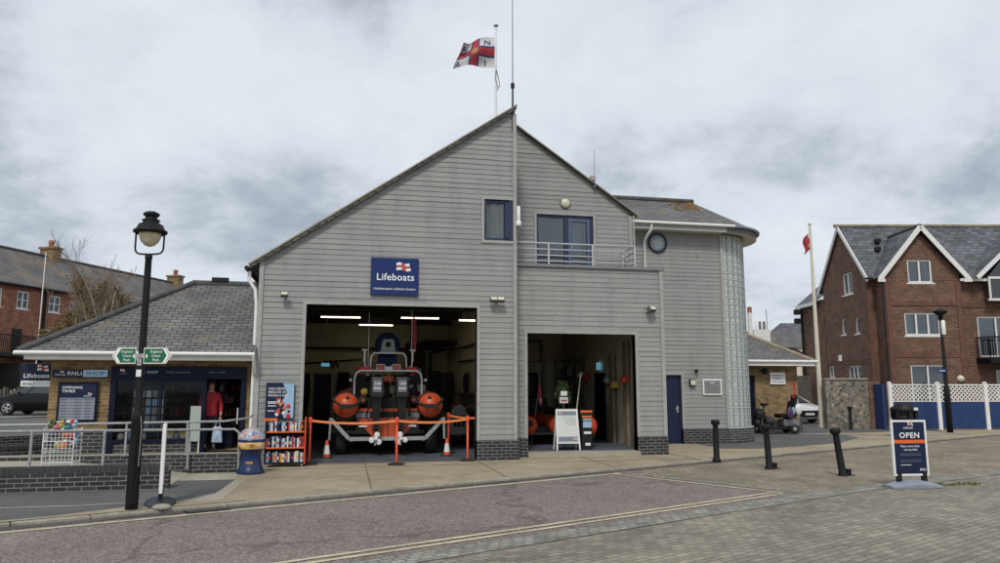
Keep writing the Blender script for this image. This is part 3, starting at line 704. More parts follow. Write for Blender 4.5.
# masts
t = thing('flagpole', 'white flagpole on the roof ridge of the station', 'flagpole', (4.97, 3, 8.9))
m = M(); m.tube([(0, 0, -.2), (0, 0, 2.6), (0, 0, 3.65)], [.042, .035, .02], 8, 'tube_white'); m.build('pole', t)
m = M(); m.lathe([(0, .05), (.07, .04), (.07, 0), (0, 0)], (0, 0, 3.65), 10, 'radar_grey'); m.build('finial', t)
m = M(); m.tube([(0, -.03, 2.25), (.07, -.03, 2.0), (.11, -.03, 1.75), (.02, -.03, 1.6)], .012, 5, 'dark_grey_paint'); m.tube([(0, -.03, 2.25), (-.02, -.03, 1.95), (.05, -.03, 1.7)], .012, 5, 'dark_grey_paint'); m.build('halyard', t)
def flag(name, label, loc, w, h, mode, rotz=0):
    nx, nz = 28, 18; g = {}
    def P(u, v):
        x = -w*u*(.98) ; z = h*(v-.5)*(1-.45*u*u*0) ; 
        if mode == 'ensign': z = h*(v-1)*(1-.30*u) - .32*h*u**1.5*.9; x = -w*u*(1-.25*v*u)
        else: x = -w*.55*u + .05*math.sin(v*6); z = h*(v-1) - .35*h*u
        y = .10*w*math.sin(u*8+v*2.2)*(.3+u) + .05*w*math.sin(v*7+u*3)
        return (x, y, z)
    m = M()
    for i in range(nx):
        for j in range(nz):
            u, v = (i+.5)/nx, (j+.5)/nz
            if mode == 'ensign':
                mt = 'flag_white'
                if abs(v-.5) < .16 or abs(u-.52) < .14: mt = 'flag_blue'
                if abs(v-.5) < .11 or abs(u-.52) < .10: mt = 'flag_red'
                if (u-.52)**2+(v-.5)**2*.6 < .008: mt = 'gold'
            else: mt = 'flag_red' if not (.3 < u < .5 and .2 < v < .45) else 'flag_white'
            m.add([P(i/nx, j/nz), P((i+1)/nx, j/nz), P((i+1)/nx, (j+1)/nz), P(i/nx, (j+1)/nz)], [(0, 1, 2, 3)], True, mt)
    if mode == 'ensign':
        for ch, u0, v0 in (('R', .95, .72), ('N', .28, .72), ('L', .95, .08), ('I', .26, .08)):
            def ff(a, b): q = P(u0-a, v0+b); return (q[0], q[1]-.012, q[2])
            m.text(ch, 0, 0, 0, .24, 'flag_blue', .01, fn=ff)
    o = m.build(name); o.location = loc; o.rotation_euler = (0, 0, rotz)
    bm = bmesh.new(); bm.from_mesh(o.data); bmesh.ops.remove_doubles(bm, verts=bm.verts, dist=1e-5); bm.to_mesh(o.data); bm.free()
    return tag(o, label, 'flag')
flag('flag', 'white flag with a blue edged red cross flying from the roof flagpole', (4.93, 3, 12.22), 1.25, 1.0, 'ensign', R(-8))
t = thing('radio_mast', 'tall thin whip aerial on the peak of the gable', 'aerial', (4.80, -.02, 8.7))
m = M(); m.tube([(0, 0, -.5), (0, 0, .72)], .028, 8, 'dark_grey_paint'); m.tube([(0, 0, .62), (0, 0, .75)], .05, 8, 'black_plastic'); m.build('base', t)
m = M(); m.tube([(0, 0, .7), (0, 0, 5.2)], [.018, .008], 6, 'radar_grey'); m.build('whip', t)
t = thing('roof_aerial', 'short thin aerial on the right slope of the gable', 'aerial', (7.48, 1.46, 7.3)); m = M(); m.tube([(0, 0, -.05), (0, 0, 1.05)], .009, 5, 'radar_grey'); m.build('whip', t); m = M(); m.beam((0, .0, 0), (0, .08, 0), .06, .1, 'dark_grey_paint'); m.build('base', t)

# inside the boat hall
for i, (x0, x1, y, z, w) in enumerate([(.0, 1.22, 6.2, 3.93, 'left'), (2.5, 3.7, 6.0, 3.93, 'middle'), (1.25, 2.45, 9.6, 3.98, 'rear'), (4.1, 4.66, 4.2, 3.72, 'right')]):
    t = thing('strip_light', {'left': 'lit strip light at the left under the boat hall ceiling', 'middle': 'lit strip light above and right of the boat radar dome', 'rear': 'lit strip light deepest inside the boat hall', 'right': 'short lit strip light in the top right corner of the boat hall'}[w], 'strip light', (x0, y, z), 0, 'strip lights in the boat hall')
    m = M(); m.box(0, x1-x0, -.04, .04, -.03, .0, 'strip_light'); m.build('tube', t); m = M(); m.box(0, x1-x0, -.05, .05, 0, .05, 'radar_grey'); m.tube([((x1-x0)/2, 0, .05), ((x1-x0)/2, 0, 4.3-z)], .01, 5, 'dark_grey_paint'); m.build('fitting', t)
t = thing('cabinet', 'tall dark blue cabinet under the lit blue sign at the left of the boat hall', 'cabinet', (-.2, 7.5, .012))
m = M(); m.box(0, .55, 0, .5, 0, 2.15, 'navy_paint'); m.build('cabinet_body', t, bevel=.01); m = M(); m.box(.03, .52, -.02, -.001, .1, 2.05, 'navy_paint'); m.build('door', t, bevel=.005)
t = thing('lit_sign', 'small glowing blue sign above the dark blue cabinet', 'sign', (.05, 6.5, 2.37)); m = M(); m.box(-.02, .28, .0, .05, -.02, .13, 'navy_paint'); m.tube([(.13, .02, .13), (.13, .02, 1.7)], .008, 5, 'dark_grey_paint'); m.build('sign_board', t); m = M(); m.box(0, .26, -.012, -.002, 0, .11, 'exit_light'); m.build('sign_face', t)

# ---------------------------------------------------------------- the lifeboat, stern to the door
def boat():
    t = thing('lifeboat', 'orange inflatable lifeboat with twin outboards facing stern out in the larger garage', 'lifeboat', (1.90, 1.7, 0))
    # hull
    m = M().mat('boat_orange')
    secs = [(0, .78, .50, 1.0), (1.5, .8, .48, 1.0), (3.5, .82, .50, 1.02), (5.4, .55, .75, 1.12), (6.6, .10, 1.1, 1.3)]
    vs = []
    for y, w, kz, dz_ in secs: vs += [(-w, y, dz_+.18), (-w, y, dz_-.1), (0, y, kz), (w, y, dz_-.1), (w, y, dz_+.18)]
    fs = [(i*5+k, i*5+k+1, i*5+k+6, i*5+k+5) for i in range(4) for k in range(4)] + [(i*5+4, i*5, i*5+5, i*5+9) for i in range(4)] + [(0, 4, 3, 2, 1)]
    m.add(vs, fs, False, 'boat_orange'); m.box(-.80, .80, -.02, 0.03, .62, 1.10, 'black_plastic'); m.box(-.80, -.45, -.05, -.02, .95, 1.08, 'outboard_panel'); m.box(.45, .80, -.05, -.02, .95, 1.08, 'outboard_panel')
    m.poly([(-.78, -.03, .92), (-.30, -.03, .95), (-.30, -.03, .42), (-.36, -.03, .45)], 'boat_orange'); m.poly([(.78, -.03, .92), (.30, -.03, .95), (.30, -.03, .42), (.36, -.03, .45)], 'boat_orange')
    m.box(-.24, .24, -.06, -.03, .42, .95, 'boat_orange'); m.box(-.012, .012, -.065, -.06, .42, .95, 'black_plastic')
    m.build('hull', t)
    for s in (-1, 1):
        m = M(); path = [(s*1.06, -.28, 1.27), (s*1.06, 0, 1.27), (s*1.06, 3.6, 1.30), (s*.85, 5, 1.38), (s*.45, 6.2, 1.5), (0, 6.8, 1.6)]
        m.tube(path, [.30, .34, .35, .34, .30, .25], 24, 'boat_orange'); m.lathe([(0, -.20), (.10, -.19), (.20, -.12), (.28, -.03), (.305, 0)], (s*1.06, -.28, 1.27), 24, 'boat_orange', 'y')
        tb = m.build('tube', t)
        m = M(); m.lathe([(.347, 0), (.352, 0), (.352, .05), (.347, .05)], (s*1.06, .25, 1.27), 24, 'black_rubber', 'y'); m.lathe([(.31, -.02), (.33, -.02), (.34, .03), (.31, .03)], (s*1.06, -.22, 1.27), 24, 'black_rubber', 'y')
        m.tube([(s*1.40, -.2, 1.42), (s*1.2, -.44, 1.28), (s*.90, -.44, 1.26), (s*.68, -.2, 1.35)], .035, 6, 'black_rubber'); m.box(s*1.06-.17, s*1.06+.17, -.50, -.46, 1.20, 1.30, 'black_rubber')
        m.ball((s*1.02, -.40, 1.45), .05, 'black_rubber'); m.tube([(s*1.4, -.1, 1.1), (s*1.43, 2, 1.1)], .03, 6, 'black_rubber'); m.build('strake', tb)
        m = M()
        for k in range(9):
            ya, yb_ = .1+.45*k, .55+.45*k; pts = [(s*(1.06+.29), ya+(yb_-ya)*u/6, 1.46-.06*math.sin(math.pi*u/6)) for u in range(7)]; m.tube(pts, .011, 5, 'bag_white')
        m.tube([(s*(1.06+.22*math.cos(R(q))), -.33, 1.27+.22*math.sin(R(q))) for q in range(150, 400, 25)], .010, 5, 'black_rubber'); m.build('lifeline', tb)
        m = M(); m.tube([(s*.42, -.3, 1.55), (s*.5, -.35, 1.2), (s*.55, -.1, 1.0), (s*.5, .1, 1.1)], .022, 6, 'black_rubber'); m.tube([(s*.20, -.2, 1.5), (s*.12, -.3, 1.15), (s*.16, -.05, .95)], .016, 6, 'black_rubber'); m.box(s*.62-.10, s*.62+.10, -.06, -.035, .72, .76, 'white_marking'); m.build('hose', t)
        # small orange fender drum inboard
        m = M(); m.tube([(s*.64, -.1, 1.40), (s*.64, .3, 1.40)], .105, 14, 'boat_orange'); m.lathe([(.04, -.012), (.09, -.010), (.107, .0)], (s*.64, -.1, 1.40), 14, 'black_rubber', 'y'); m.build('fender', t)
    for s in (-1, 1):
        x = s*.31
        m = M(); m.box(x-.165, x+.165, -.64, -.02, 1.44, 1.98, 'outboard_grey')
        ob = m.build('outboard', t, bevel=.06)
        m = M(); m.box(x-.10, x+.10, -.652, -.638, 1.60, 1.90, 'outboard_panel'); m.text('150', x-.07, 1.78, -.658, .07, 'white_letter', .01, width=.14); m.box(x-.10, x+.10, -.655, -.64, 1.68, 1.70, 'white_marking'); m.build('cowl_panel', ob)
        m = M(); m.add([(x-.125, -.52, 1.50), (x+.125, -.52, 1.50), (x+.125, -.05, 1.50), (x-.125, -.05, 1.50), (x-.05, -.36, .62), (x+.05, -.36, .62), (x+.05, -.15, .62), (x-.05, -.15, .62)], [(0, 1, 5, 4), (1, 2, 6, 5), (2, 3, 7, 6), (3, 0, 4, 7), (4, 5, 6, 7)], False, 'outboard_grey')
        m.box(x-.10, x+.10, -.42, -.08, .70, .73, 'outboard_grey'); m.tube([(x, -.5, .45), (x, -.1, .45)], [.05, .07], 12, 'tube_white'); m.box(x-.02, x+.02, -.3, -.14, .28, .72, 'tube_white'); m.build('leg', ob)
        m = M()
        for k in range(3):
            a = R(90+120*k+15*s); c, q = math.cos(a), math.sin(a); cc, qq = math.cos(a+.9), math.sin(a+.9)
            m.ball((x+.105*c, -.5, .45+.105*q), .072, 'white_paint', 10, (1, .18, 1))
        m.ball((x, -.53, .45), .05, 'white_paint', 10); m.build('propeller', ob)
    # console, seats and dark gear
    m = M(); m.box(-.36, .36, 1.6, 2.6, 1.05, 1.75, 'black_plastic'); m.box(-.30, .30, 2.2, 2.7, 1.7, 2.05, 'black_plastic'); m.box(-.6, .6, .1, .6, 1.05, 1.45, 'black_plastic'); m.box(-.9, .9, .8, 1.2, 1.1, 1.85, 'interior_dark')
    m.box(-.16, .16, .40, .72, 1.85, 2.02, 'boat_orange'); m.ball((-.60, .12, 1.60), .10, 'yellow_rope'); m.box(-.12, .12, .2, .5, 1.2, 1.45, 'teal'); m.box(-.95, -.55, .9, 1.3, 1.8, 2.05, 'interior_dark'); m.box(.5, .95, .9, 1.3, 1.7, 2.1, 'interior_dark')
    m.build('console', t, bevel=.03)
    random.seed(77); m = M()
    for k in range(26):
        x, y, z = random.uniform(-.85, .85), random.uniform(.3, 1.4), random.uniform(1.1, 2.05); m.box(x, x+random.uniform(.05, .25), y, y+.15, z, z+random.uniform(.04, .22), random.choice(['interior_dark', 'black_plastic', 'black_plastic', 'radar_grey', 'red', 'navy_paint', 'outboard_panel']))
    for k in range(8): x = random.uniform(-.8, .8); m.tube([(x, .3, 1.1), (x+random.uniform(-.2, .2), .25, 1.6), (x+random.uniform(-.3, .3), .3, 2.1)], .012, 5, random.choice(['black_rubber', 'dark_grey_paint', 'yellow_rope']))
    m.build('deck_gear', t, bevel=.01)
    # roll bar frames
    m = M().mat('tube_white')
    m.tube([(-.86, .1, 1.1), (-.86, .1, 1.95), (-.82, .1, 2.08), (-.72, .1, 2.14), (.72, .1, 2.14), (.82, .1, 2.08), (.86, .1, 1.95), (.86, .1, 1.1)], .025, 8)
    m.tube([(-.47, .2, 2.14), (-.45, .2, 2.5), (-.38, .2, 2.60), (.38, .2, 2.60), (.45, .2, 2.5), (.47, .2, 2.14)], .022, 8)
    for s in (-1, 1): m.tube([(s*.47, .2, 2.2), (s*.60, .2, 2.26), (s*.62, .2, 2.42)], .02, 6); m.tube([(s*.62, .2, 2.38), (s*.62, .2, 2.66)], .03, 8); m.tube([(s*.55, .2, 2.68), (s*.69, .2, 2.68)], .025, 6); m.ball((s*.96, .1, 1.9), .04)
    for s in (-.30, -.1, .1, .3): m.tube([(s, .15, 2.14), (s, .15, 2.3)], .012, 5)
    m.tube([(-.30, .15, 2.3), (-.1, .15, 2.3)], .012, 5); m.tube([(.1, .15, 2.3), (.3, .15, 2.3)], .012, 5)
    m.box(-.72, -.42, .1, .3, 2.16, 2.24, 'red'); m.box(.45, .74, .1, .3, 2.16, 2.24, 'red'); m.box(-.27, -.13, .16, .25, 2.17, 2.28, 'orange_red'); m.box(.13, .27, .16, .25, 2.17, 2.28, 'orange_red'); m.box(-.08, .1, .16, .25, 2.16, 2.25, 'white_plastic')
    m.build('roll_bar', t)
    m = M(); m.lathe([(0, 0), (.30, .02), (.34, .12), (.34, .3), (.0, .32)], (0, .6, 2.84), 28, 'cover_blue', 'y'); m.box(-.25, .25, .7, 1.0, 2.3, 2.8, 'cover_blue'); m.build('airbag_cover', t)
    m = M(); m.add([(-.20, .50, 2.66), (.20, .50, 2.66), (.14, .50, 2.98), (-.14, .50, 2.98), (-.20, .62, 2.66), (.20, .62, 2.66), (.14, .62, 2.98), (-.14, .62, 2.98)], [(0, 1, 2, 3), (0, 4, 5, 1), (1, 5, 6, 2), (2, 6, 7, 3), (3, 7, 4, 0)], False, 'radar_grey')
    m.lathe([(0, -.01), (.07, -.01), (.07, .01)], (0, .49, 2.84), 18, 'black_plastic', 'y'); m.box(-.27, .27, .45, .60, 2.60, 2.655, 'radar_grey'); m.build('radar', t)
    m = M(); m.tube([(-.52, .3, 2.1), (-.52, .3, 3.66)], .010, 5, 'white_plastic'); m.build('aerial', t)
    m = M(); m.tube([(.60, .3, 2.6), (.60, .3, 3.75)], .012, 5, 'white_plastic'); m.add([(.63, .32, 3.6), (.72, .33, 3.5), (.74, .35, 3.0), (.71, .33, 2.6), (.65, .33, 2.62), (.62, .32, 3.1)], [(0, 1, 2, 3, 4, 5)], False, 'flag_red'); m.build('aerial', t)
boat()
def carriage():
    t = thing('launch_carriage', 'grey metal launching carriage with wheels under the inflatable lifeboat', 'boat carriage', (1.90, 1.6, .012))
    m = M().mat('galvanised'); m.beam((-.95, 0, .42), (.95, 0, .42), .09, .09); 
    for s in (-1, 1): m.beam((s*.95, 0, .42), (s*1.42, 0, .92), .09, .09); m.beam((s*1.42, 0, .92), (s*1.44, 0, .40), .05, .05); m.beam((s*1.42, 0, .90), (s*1.2, 4.8, .6), .08, .08); m.beam((s*.9, 0, .40), (s*.7, 5, .40), .08, .1)
    m.box(-1.30, 1.30, 1.5, 1.6, .45, .55); m.box(-1.0, 1.0, 4.2, 4.3, .40, .50); m.build('frame', t)
    for s in (-1, 1):
        m = M(); m.lathe([(.18, -.13), (.34, -.13), (.38, -.09), (.38, .09), (.34, .13), (.18, .13)], (s*1.15, .6, .38), 24, 'black_rubber', 'x'); w = m.build('wheel', t)
        m = M(); m.lathe([(0, -.10), (.18, -.08), (.19, 0), (.18, .08), (0, .10)], (s*1.15, .6, .38), 16, 'radar_grey', 'x'); m.build('rim', w)
carriage()

# barrier posts with belts
def barrier(loc, label, belt=None, s=1):
    t = thing('barrier_post', label, 'barrier post', loc, 0, 'orange belt barrier posts at the boat hall door')
    m = M(); m.lathe([(0, 0), (.19, 0), (.19, .025), (.05, .05), (.03, .06)], n=24, mat='black_rubber'); m.build('base', t)
    m = M(); m.lathe([(.027, .05), (.027, .93), (.0, .93)], n=14, mat='orange_red'); m.lathe([(.036, .90), (.038, .91), (.038, 1.03), (.02, 1.05), (0, 1.05)], n=14, mat='orange_red'); m.build('post', t)
    if belt:
        b = Vector(belt)-Vector(loc); m = M(); n = 12; vs = []
        for i in range(n+1):
            u = i/n; p = b*u; sag = -.06*4*u*(1-u); vs += [(p.x, p.y, .945+sag), (p.x, p.y, .995+sag)]
        m.add(vs, [(2*i, 2*i+2, 2*i+3, 2*i+1) for i in range(n)], True, 'belt_orange'); m.build('belt', t)
    return t
barrier((1.98, -.62, 0), 'orange belt barrier post standing centrally in front of the boat propellers', (.07, -.2, 0))
barrier((3.68, -.05, 0), 'orange belt barrier post by the brick plinth at the right of the larger door', (1.98, -.62, 0))
barrier((.07, -.2, 0), 'orange belt barrier post beside the book trolley')
barrier((3.5, 2.0, .012), 'orange belt barrier post farthest back beside the right boat tube', (4.5, 1.2, 0))
def cone(loc, label, s=1):
    t = thing('traffic_cone', label, 'traffic cone', loc, 0, 'traffic cones inside the boat hall')
    m = M(); m.box(-.14*s, .14*s, -.14*s, .14*s, 0, .03, 'black_rubber'); m.build('base', t)
    m = M(); m.lathe([(.09*s, .03), (.08*s, .10*s)], n=16, mat='orange_red'); m.lathe([(.08*s, .10*s), (.05*s, .31*s)], n=16, mat='white_plastic'); m.lathe([(.05*s, .31*s), (.028*s, .43*s), (0, .43*s)], n=16, mat='orange_red'); m.build('cone_body', t)
cone((.42, 1.2, .012), 'small white banded cone at the left foot of the boat carriage'); cone((3.36, 1.2, .012), 'small white banded cone at the right foot of the boat carriage')
t = thing('board', 'white arched board with black figures leaning at the right wall of the boat hall', 'board', (4.12, 4.2, .35))
m = M(); m.prism([(-.28, 0, 0), (.28, 0, 0), (.28, 0, .55), (.18, 0, .78), (0, 0, .88), (-.18, 0, .78), (-.28, 0, .55)], (0, .04, 0), 'radar_grey'); m.build('panel', t)
m = M().mat('black_plastic')
for x in (-.12, .0, .12): m.ball((x, -.01, .52), .045, sc=(1, .2, 1)); m.box(x-.045, x+.045, -.012, -.003, .22, .46)
m.build('figures', t)
t = thing('workbench', 'cluttered dark workbench behind the right side of the lifeboat', 'workbench', (3.75, 4.6, .012))
m = M(); m.box(0, .95, 0, 2.5, .80, .86, 'interior_wood'); m.build('bench_top', t); m = M()
for x in (.05, .9):
    for y in (.05, 2.4): m = M(); m.box(x-.03, x+.03, y-.03, y+.03, 0, .8, 'dark_grey_paint'); m.build('leg', t)
random.seed(11)
for i in range(9):
    q = M(); x, y = random.uniform(.1, .7), random.uniform(.1, 2.2); h = random.uniform(.1, .35); w = random.uniform(.08, .2)
    c = random.choice(['pale_blue', 'radar_grey', 'black_plastic', 'navy_paint', 'red']); cn = {'pale_blue': 'pale blue', 'radar_grey': 'grey', 'black_plastic': 'black', 'navy_paint': 'navy', 'red': 'red'}[c]
    q.box(0, w, 0, w, 0, h, c); q.box(-.01, w+.01, -.01, w+.01, h, h+.02, 'black_plastic'); o = q.build('tool_box'); o.location = (3.75+x, 4.6+y, .872)
    tag(o, '%s tool box on the dark workbench, one of a jumble' % cn, 'box', 'tool boxes on the workbench')

random.seed(55)
def hanging(name, label, cat, loc, mat, w, h, group):
    t = thing(name, label, cat, loc, 0, group); m = M(); m.add([(-w, 0, 0), (w, 0, 0), (w*1.2, -.08, -h*.5), (w*.8, -.05, -h), (-w*.8, -.05, -h), (-w*1.2, -.08, -h*.5), (0, -.14, -h*.45)], [(0, 1, 6), (1, 2, 6), (2, 3, 6), (3, 4, 6), (4, 5, 6), (5, 0, 6)], False, mat); m.build('cloth', t); m = M(); m.tube([(0, .02, .12), (0, 0, 0)], .01, 5, 'radar_grey'); m.build('hook', t)
for x, y, z, c, cn, wh in ((-.62, 9, 2.2, 'trousers_dark', 'black', 'left of the dark blue cabinet'), (.75, 11.3, 2.3, 'navy_paint', 'navy', 'right of the dark blue cabinet'), (3.9, 8.6, 2.3, 'trousers_dark', 'black', 'right of the lifeboat aerial'), (4.35, 8.6, 2.25, 'interior_dark', 'charcoal', 'near the right wall of the boat hall')):
    hanging('drysuit', '%s drysuit hanging %s' % (cn, wh), 'drysuit', (x, y, z), c, .22, 1.3, 'drysuits hanging in the boat hall')
t = thing('hose_coil', 'coiled dark hose on the right wall of the boat hall', 'hose', (4.66, 6.2, 1.9)); m = M()
for k in range(4): m.tube([(-.04*k*.5, .30*math.cos(R(q)), .30*math.sin(R(q))-.02*k) for q in range(0, 361, 20)], .022, 6, 'black_rubber')
m.build('hose', t)
t = thing('shelving', 'grey steel shelving full of kit behind the right side of the lifeboat', 'shelving', (3.1, 9.9, .012)); m = M().mat('dark_grey_paint')
for z in (.4, .9, 1.4, 1.9): m.box(0, 1.5, 0, .5, z, z+.03)
for x in (0, 1.46):
    for y in (0, .46): m.box(x, x+.04, y, y+.04, 0, 2.3)
m.build('frame', t)
KN = {'radar_grey': 'grey', 'navy_paint': 'navy', 'orange': 'orange', 'interior_dark': 'charcoal', 'yellow_rope': 'mustard', 'pale_blue': 'pale blue', 'bag_white': 'white', 'red': 'red', 'teal': 'teal'}
ORD = ('first', 'second', 'third', 'fourth', 'fifth', 'sixth', 'seventh', 'eighth', 'ninth')
def stock(ox, oy, oz, levels, cols_, where):
    for li, z in enumerate(levels):
        x = .06; k = 0
        while x < 1.3:
            w = random.uniform(.12, .3); h = random.uniform(.12, .38); c = random.choice(cols_); m = M(); m.box(0, w, 0, .35, 0, h, c); m.box(-.006, w+.006, -.006, .356, h-.03, h, 'interior_dark')
            o = m.build('kit_box', bevel=.008); o.location = (ox+x, oy+.05, oz+z); tag(o, '%s kit box, %s from the left on the %s shelf %s' % (KN[c], ORD[min(k, 8)], ('lowest', 'second', 'third', 'top')[li], where), 'box', 'kit boxes on the garage shelving'); x += w+.04; k += 1
stock(3.1, 9.9, .012, (.43, .93, 1.43, 1.93), ['radar_grey', 'navy_paint', 'orange', 'interior_dark', 'yellow_rope', 'pale_blue', 'bag_white'], 'in the boat hall')

# ---------------------------------------------------------------- smaller garage
FB = .115
t = thing('folding_sign', 'white A-frame notice board with blue bands at the smaller garage door', 'notice board', (6.48, 1.15, FB), R(-3))
m = M()
for s in (-1, 1): m.beam((s*.30, -.18, 0), (s*.27, 0, 1.03), .035, .03, 'white_plastic'); m.beam((s*.30, .22, 0), (s*.27, .02, 1.03), .03, .03, 'white_plastic')
m.beam((-.29, 0, 1.02), (.29, 0, 1.02), .03, .04, 'white_plastic'); m.beam((-.31, -.145, .18), (.31, -.145, .18), .03, .03, 'white_plastic'); m.build('frame', t)
m = M(); fp = lambda a, z, d=0: (a, -.18+.175*z-d-.012, z)
m.poly([fp(-.27, .2), fp(.27, .2), fp(.26, 1.0), fp(-.26, 1.0)], 'whiteboard'); m.poly([fp(-.25, .22, .002), fp(.25, .22, .002), fp(.25, .34, .002), fp(-.25, .34, .002)], 'text_grey'); m.poly([fp(-.25, .88, .002), fp(.25, .88, .002), fp(.25, .98, .002), fp(-.25, .98, .002)], 'text_grey'); b = m.build('panel', t)
m = M(); random.seed(5)
for k, z in enumerate((.82, .77, .73, .68, .63)):
    x = -.12+.03*k
    while x < .2: w = random.uniform(.02, .06); m.poly([fp(x, z, .004), fp(x+w, z, .004), fp(x+w, z+.012, .004), fp(x, z+.012, .004)], 'text_grey'); x += w+.02
emblem(m, 0, 0, 0, .08, .05, fn=lambda a, z, d: fp(.14+a, .26+z, .006+d)); emblem(m, 0, 0, 0, .08, .05, fn=lambda a, z, d: fp(-.22+a, .905+z, .006+d)); m.build('lettering', b)
t = thing('leaflet_stand', 'narrow black leaflet stand with orange header beside the A-frame board', 'leaflet stand', (7.02, 1.1, FB), R(5))
m = M(); m.box(-.15, .15, 0, .3, 0, .95, 'black_plastic'); m.prism([(-.14, -.01, .82), (.14, -.01, .82), (.17, .03, 1.0), (-.17, .03, 1.0)], (0, .02, 0), 'orange'); m.build('stand_body', t, bevel=.01)
m = M(); m.box(-.12, .12, -.03, 0, .56, .72, 'pale_blue'); m.box(-.12, .12, -.03, 0, .74, .80, 'radar_grey'); m.box(-.1, .1, -.03, 0, .40, .46, 'white_marking'); m.box(-.06, .08, -.02, 0, .1, .17, 'white_marking'); m.build('leaflet', t)
def raft(loc, label, rz, L=2.6, s=1):
    t = thing('inflatable_boat', label, 'inflatable boat', loc, rz)
    for q in (-1, 1):
        m = M(); m.tube([(q*.42*s, 0, .55), (q*.42*s, L, .58)], .25*s, 20, 'boat_orange'); m.lathe([(0, -.16), (.12*s, -.13), (.22*s, -.05), (.25*s, 0)], (q*.42*s, 0, .55), 20, 'boat_orange', 'y'); m.tube([(q*.64*s, -.03, .62), (q*.42*s, -.2, .56), (q*.22*s, -.03, .62)], .025, 6, 'black_rubber'); m.box(q*.42-.05, q*.42+.07, -.2, -.13, .6, .7, 'black_rubber'); m.build('tube', t)
    m = M(); m.box(-.35*s, .35*s, .2, L, .35, .5, 'black_plastic'); m.build('hull', t)
    m = M(); m.beam((-.5, .5, .3), (.5, .5, .3), .06, mat='radar_grey'); m.build('cradle', t)
    for q in (-1, 1): m = M(); m.lathe([(0, -.06), (.15, -.06), (.2, 0), (.15, .06), (0, .06)], (q*.55, .5, .2), 16, 'black_rubber', 'x'); m.build('wheel', t)
raft((6.25, 2.6, FB), 'small orange inflatable boat behind the A-frame board in the smaller garage', 0)
t = thing('buoy', 'red orange round buoy behind the leaflet stand', 'buoy', (7.35, 1.9, FB)); m = M(); m.ball((0, 0, .55), .22, 'orange_red', 18, (1, 1, 1.2)); m.build('buoy_body', t); m = M(); m.tube([(0, 0, 0), (0, 0, .32)], .05, 8, 'black_rubber'); m.build('stand', t)
t = thing('flag_staff', 'slanting pole with a small red flag left of the seaweed bundle', 'flag', (6.02, 3.2, FB)); m = M(); m.tube([(.02, 0, .0), (.30, 0, 1.85)], .010, 6, 'radar_grey'); m.build('pole', t)
m = M(); m.add([(.24, -.02, 1.72), (.32, -.05, 1.55), (.36, -.02, 1.2), (.30, -.04, 1.05), (.24, -.02, 1.2), (.22, -.04, 1.5)], [(0, 1, 2, 3, 4, 5)], True, 'flag_red'); m.add([(.27, -.06, 1.3), (.33, -.06, 1.28), (.32, -.06, 1.16), (.27, -.06, 1.16)], [(0, 1, 2, 3)], False, 'flag_white'); m.build('cloth', t)
random.seed(2)
t = thing('plant', 'bunch of green leaves hanging above the A-frame board', 'plant', (6.60, 1.9, 1.55)); m = M()
for i in range(80):
    x, z = random.gauss(0, .08), random.uniform(-.15, .36); l = random.uniform(.10, .22); dx = random.uniform(-.09, .09); y0 = random.uniform(-.1, .1); w = random.uniform(.008, .018)
    m.add([(x-w, y0, z), (x+w, y0, z), (x+w+dx*.4, y0-.03, z-l*.5), (x-w+dx*.4, y0-.03, z-l*.5), (x+w*.3+dx*1.2, y0-.01, z-l), (x-w*.3+dx*1.2, y0-.01, z-l)], [(0, 1, 2, 3), (3, 2, 4, 5)], False, random.choice(['kelp_green', 'leaf_green', 'leaf_green']))
m.build('leaves', t); m = M(); m.tube([(0, 0, -1.4), (0, 0, .3)], .012, 6, 'dark_grey_paint'); m.build('stem', t)
t = thing('post_sign', 'two small pink and white cards on a pole above the A-frame board', 'sign', (6.57, 1.7, FB)); m = M(); m.tube([(0, 0, 0), (0, 0, 1.5)], .012, 6, 'dark_grey_paint'); m.build('pole', t); m = M(); m.box(-.12, .12, -.02, -.01, 1.18, 1.34, 'curtain_white'); m.box(-.09, .09, -.025, -.015, 1.38, 1.50, 'bag_white'); m.box(-.08, .08, -.03, -.026, 1.24, 1.27, 'red'); m.build('card', t)
t = thing('pole', 'pale wooden boat pole leaning beside the green leaves', 'pole', (6.95, 1.9, FB)); m = M(); m.tube([(-.05, 0, .3), (.18, 0, 2.0)], .016, 7, 'cream_paint'); m.build('shaft', t)
t = thing('door', 'dark blue inner door with a lit blue sign on the right wall of the smaller garage', 'door', (8.655, 4.2, FB)); m = M(); m.box(-.03, 0, 0, .95, 0, 2.05, 'navy_paint'); m.build('door_leaf', t); m = M(); m.box(-.06, -.035, .3, .65, 2.15, 2.38, 'exit_light'); m.build('sign_face', t)
t = thing('timber_boards', 'tall pale timber boards standing along the right wall of the smaller garage', 'boards', (8.6, 1.6, FB))
for y0, x, h in ((0, 0, 1.5), (.5, .02, 2.9), (1.6, .03, 2.6), (2.0, .0, 1.1)): m = M(); m.box(-.06-x, .03-x, y0, y0+.28, 0, h, 'interior_wood'); m.build('board', t)
t = thing('rack', 'metal rack of dark hanging kit in the smaller garage', 'rack', (8.2, 6.2, FB)); m = M().mat('dark_grey_paint')
for y in (0, 1, 2): m.box(0, .04, y, y+.04, 0, 2.6); m.box(.4, .44, y, y+.04, 0, 2.6)
for z in (.5, 1.2, 1.9, 2.5): m.box(0, .44, 0, 2.04, z, z+.04)
m.build('frame', t); m = M()
for i in range(12): m.ball((.2, .1+.16*i, random.choice((.75, 1.45, 2.15))), .12, random.choice(['interior_dark', 'navy_paint', 'black_plastic', 'red', 'radar_grey']), 8, (1, .6, 1.4))
m.build('kit', t)
